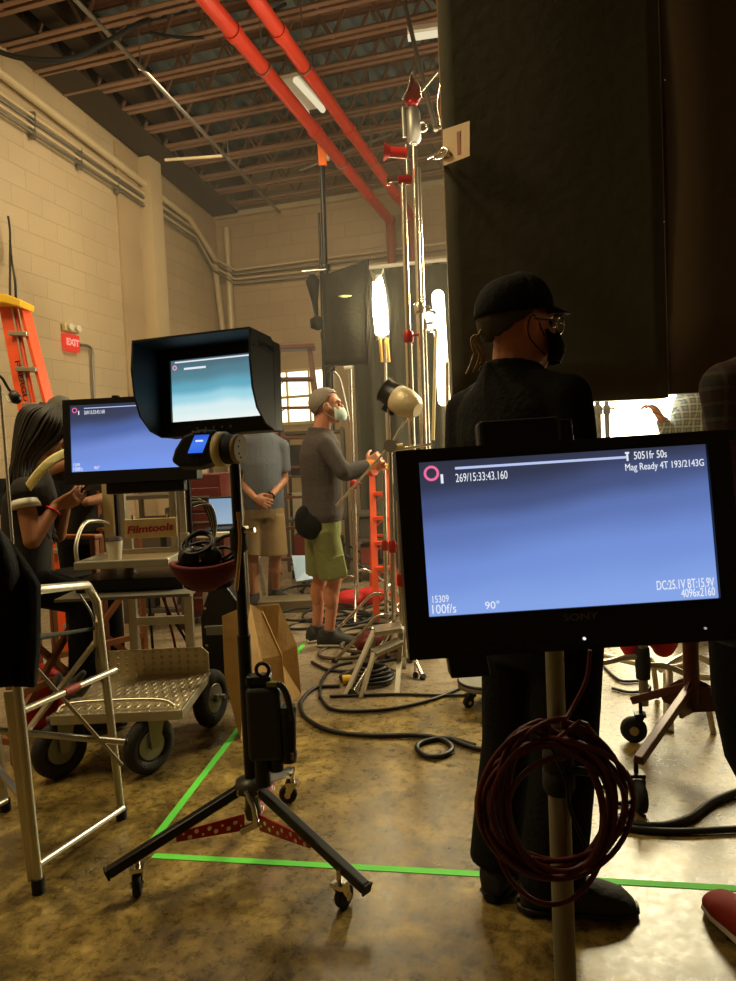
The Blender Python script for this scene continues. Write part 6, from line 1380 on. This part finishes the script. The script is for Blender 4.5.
# ------------------------------------------------------------------ lower right: wheeled stands
def rolling(base, lab, postm, legm, ztop, r, legs, rc=.05, hubz=.28, castm=None):
    t = thing('rolling_stand', lab, 'stand', base); base = V(base)
    MB().cyl(base + V((0, 0, hubz - .06)), base + V((0, 0, ztop)), r, n=18).build('post', postm, t)
    MB().prof(base + V((0, 0, hubz + .18)), base + V((0, 0, hubz + .34)), [(0, r * 1.1), (.1, r * 1.35), (.9, r * 1.35), (1, r * 1.1)], 18).build('collar', postm, t)
    for g in legs:
        d = (V(g) - base); d.z = 0; L = d.length; d.normalize(); a = base + V((0, 0, hubz)) + d * .02; e = base + d * L + V((0, 0, rc * 2 + .07))
        l_ = MB().bar(a, e, .032, .032).build('leg', legm, t, bevel=.004)
        pl_ = MB(); pl_.prism([(0, -.08), (0, .06), (.05, .04), (.14, -.03), (.12, -.07)], .010, Matrix.Translation(base + V((0, 0, hubz - .02))) @ Matrix.Rotation(math.atan2(d.y, d.x), 4, 'Z')); pl_.build('gusset', legm, t)
        caster(t, V((e.x, e.y, 0)), rc, e.z, math.atan2(d.y, d.x) + .7, M['rubber'], M['black_metal'], wd=.034)
    return t
RB = V((at(692, 700, 2.75).x, 2.75, 0))
DRD = mat('maroon painted steel', (.24, .05, .05), .4, .2)
rs_ = rolling(RB, 'dark red rolling stand with splayed legs and casters, lower right', DRD, DRD, 1.05, .030, [pz(640, 812), pz(634, 742) + V((0, .0, 0)), RB + V((.45, -.1, 0))], rc=.055, hubz=.30)
RS = V((at(641, 700, 3.1).x + .02, 3.12, 0))
t = thing('light_stand', 'silver stand with curved legs beside the red rolling stand, red sandbag on it', 'stand', RS)
MB().cyl(RS + V((0, 0, .10)), RS + V((0, 0, 1.05)), .020, n=14).build('post', M['steel'], t)
MB().prof(RS + V((0, 0, .22)), RS + V((0, 0, .36)), [(0, .03), (.5, .034), (1, .03)], 14).build('collar', M['rubber'], t)
for pts in ([RS + V((.02, 0, .28)), RS + V((.12, -.03, .27)), RS + V((.22, -.08, .2)), RS + V((.26, -.1, .0))], [RS + V((-.02, 0, .32)), RS + V((-.12, -.0, .31)), RS + V((-.32, -.05, .26)), RS + V((-.45, -.1, .0))], [RS + V((0, .02, .28)), RS + V((.1, .15, .25)), RS + V((.2, .35, 0.01))]):
    MB().tube(smoothpts(pts, 5), .013, 10).build('leg', M['alu'], t)
sandbag(RS + V((.05, .05, .52)), 1, 'bright red sandbag hanging on the silver stand, lower right', hang=True)
q = MB().cyl(at(668, 668, 3.3), V((at(669, 747, 3.05).x, 3.05, 0)), .022, n=14).build('steel_post', M['alu']); tag(q, 'short upright aluminium post between the silver stand and red rolling stand', 'post')
for i, pts in enumerate((((602, 655, 3.9), (640, 664, 3.7), (668, 668, 3.3), (690, 664, 3.2)), ((660, 670, 3.4), (690, 655, 3.5), (720, 668, 3.6)), ((690, 676, 3.3), (720, 678, 3.5), (736, 676, 3.6)))):
    q = MB().tube(smoothpts([at(*p) for p in pts], 5), .016, 9).build('stand_leg_tube', M['alu']); tag(q, ['long pale tube running left behind the silver stand', 'bent pale tube behind the red rolling stand post', 'pale tube at the right edge above the red rolling stand'][i], 'tube')
# its cables
fc([(604, 790), (616, 782), (630, 790), (634, 806), (622, 818), (606, 822)], .009, cabm, 'black cable curl beside the red cable coil')
fc([(604, 812), (625, 826), (660, 830), (690, 822), (712, 806), (745, 793)], .013, cabm, 'thick black cable curving up to the right edge, upper of two')
fc([(600, 826), (630, 832), (680, 835), (745, 832)], .011, cabm, 'thick black cable running straight to the right edge, lower of two')
fc([(602, 800), (618, 806), (640, 800), (632, 786), (612, 778)], .008, cabm, 'thin black cable loop under the caster of the red rolling stand')
fc([(604, 668), (620, 682), (640, 683), (650, 690), (632, 694), (612, 690)], .008, cabm, 'thin black cable loop on the bright floor left of the silver stand')
# round grey base on short legs behind the man in black
rbp = V((at(486, 690, 3.5).x, 3.5, 0)); t = thing('round_dolly', 'grey round dolly base on short casters beside the legs of the person in black', 'dolly', rbp)
zr = at(475, 684, 3.45).z
MB().prof(rbp + V((0, 0, zr - .03)), rbp + V((0, 0, zr)), [(0, .125), (.1, .14), (.8, .14), (1, .130)], 32).build('base_plate', M['steel'], t)
MB().torus(rbp + V((0, 0, zr)), (0, 0, 1), .135, .008, 36, 6).build('base_rim', M['black_metal'], t)
for a in (200, 320, 80):
    p = rbp + V((math.cos(R(a)) * .10, math.sin(R(a)) * .10, 0)); caster(t, p, .028, zr - .02, R(a), M['rubber'], M['black_metal'])

# ------------------------------------------------------------------ the thin stage haze hanging around the lamps
hz = bpy.data.materials.new('thin stage haze'); hz.use_nodes = True
nt = hz.node_tree; nt.nodes.clear(); vs_ = nt.nodes.new('ShaderNodeVolumeScatter'); ou = nt.nodes.new('ShaderNodeOutputMaterial'); nt.links.new(vs_.outputs[0], ou.inputs['Volume'])
vs_.inputs['Color'].default_value = (1, .93, .78, 1); vs_.inputs['Density'].default_value = .011; vs_.inputs['Anisotropy'].default_value = .35
hzo = MB(ROOM).box((-.2, 6.2, 1.95), (9.0, 5.4, 3.88)).build('stage_haze', hz); tag(hzo, 'thin warm haze in the air around the bright lamps', 'haze', kind='stuff')
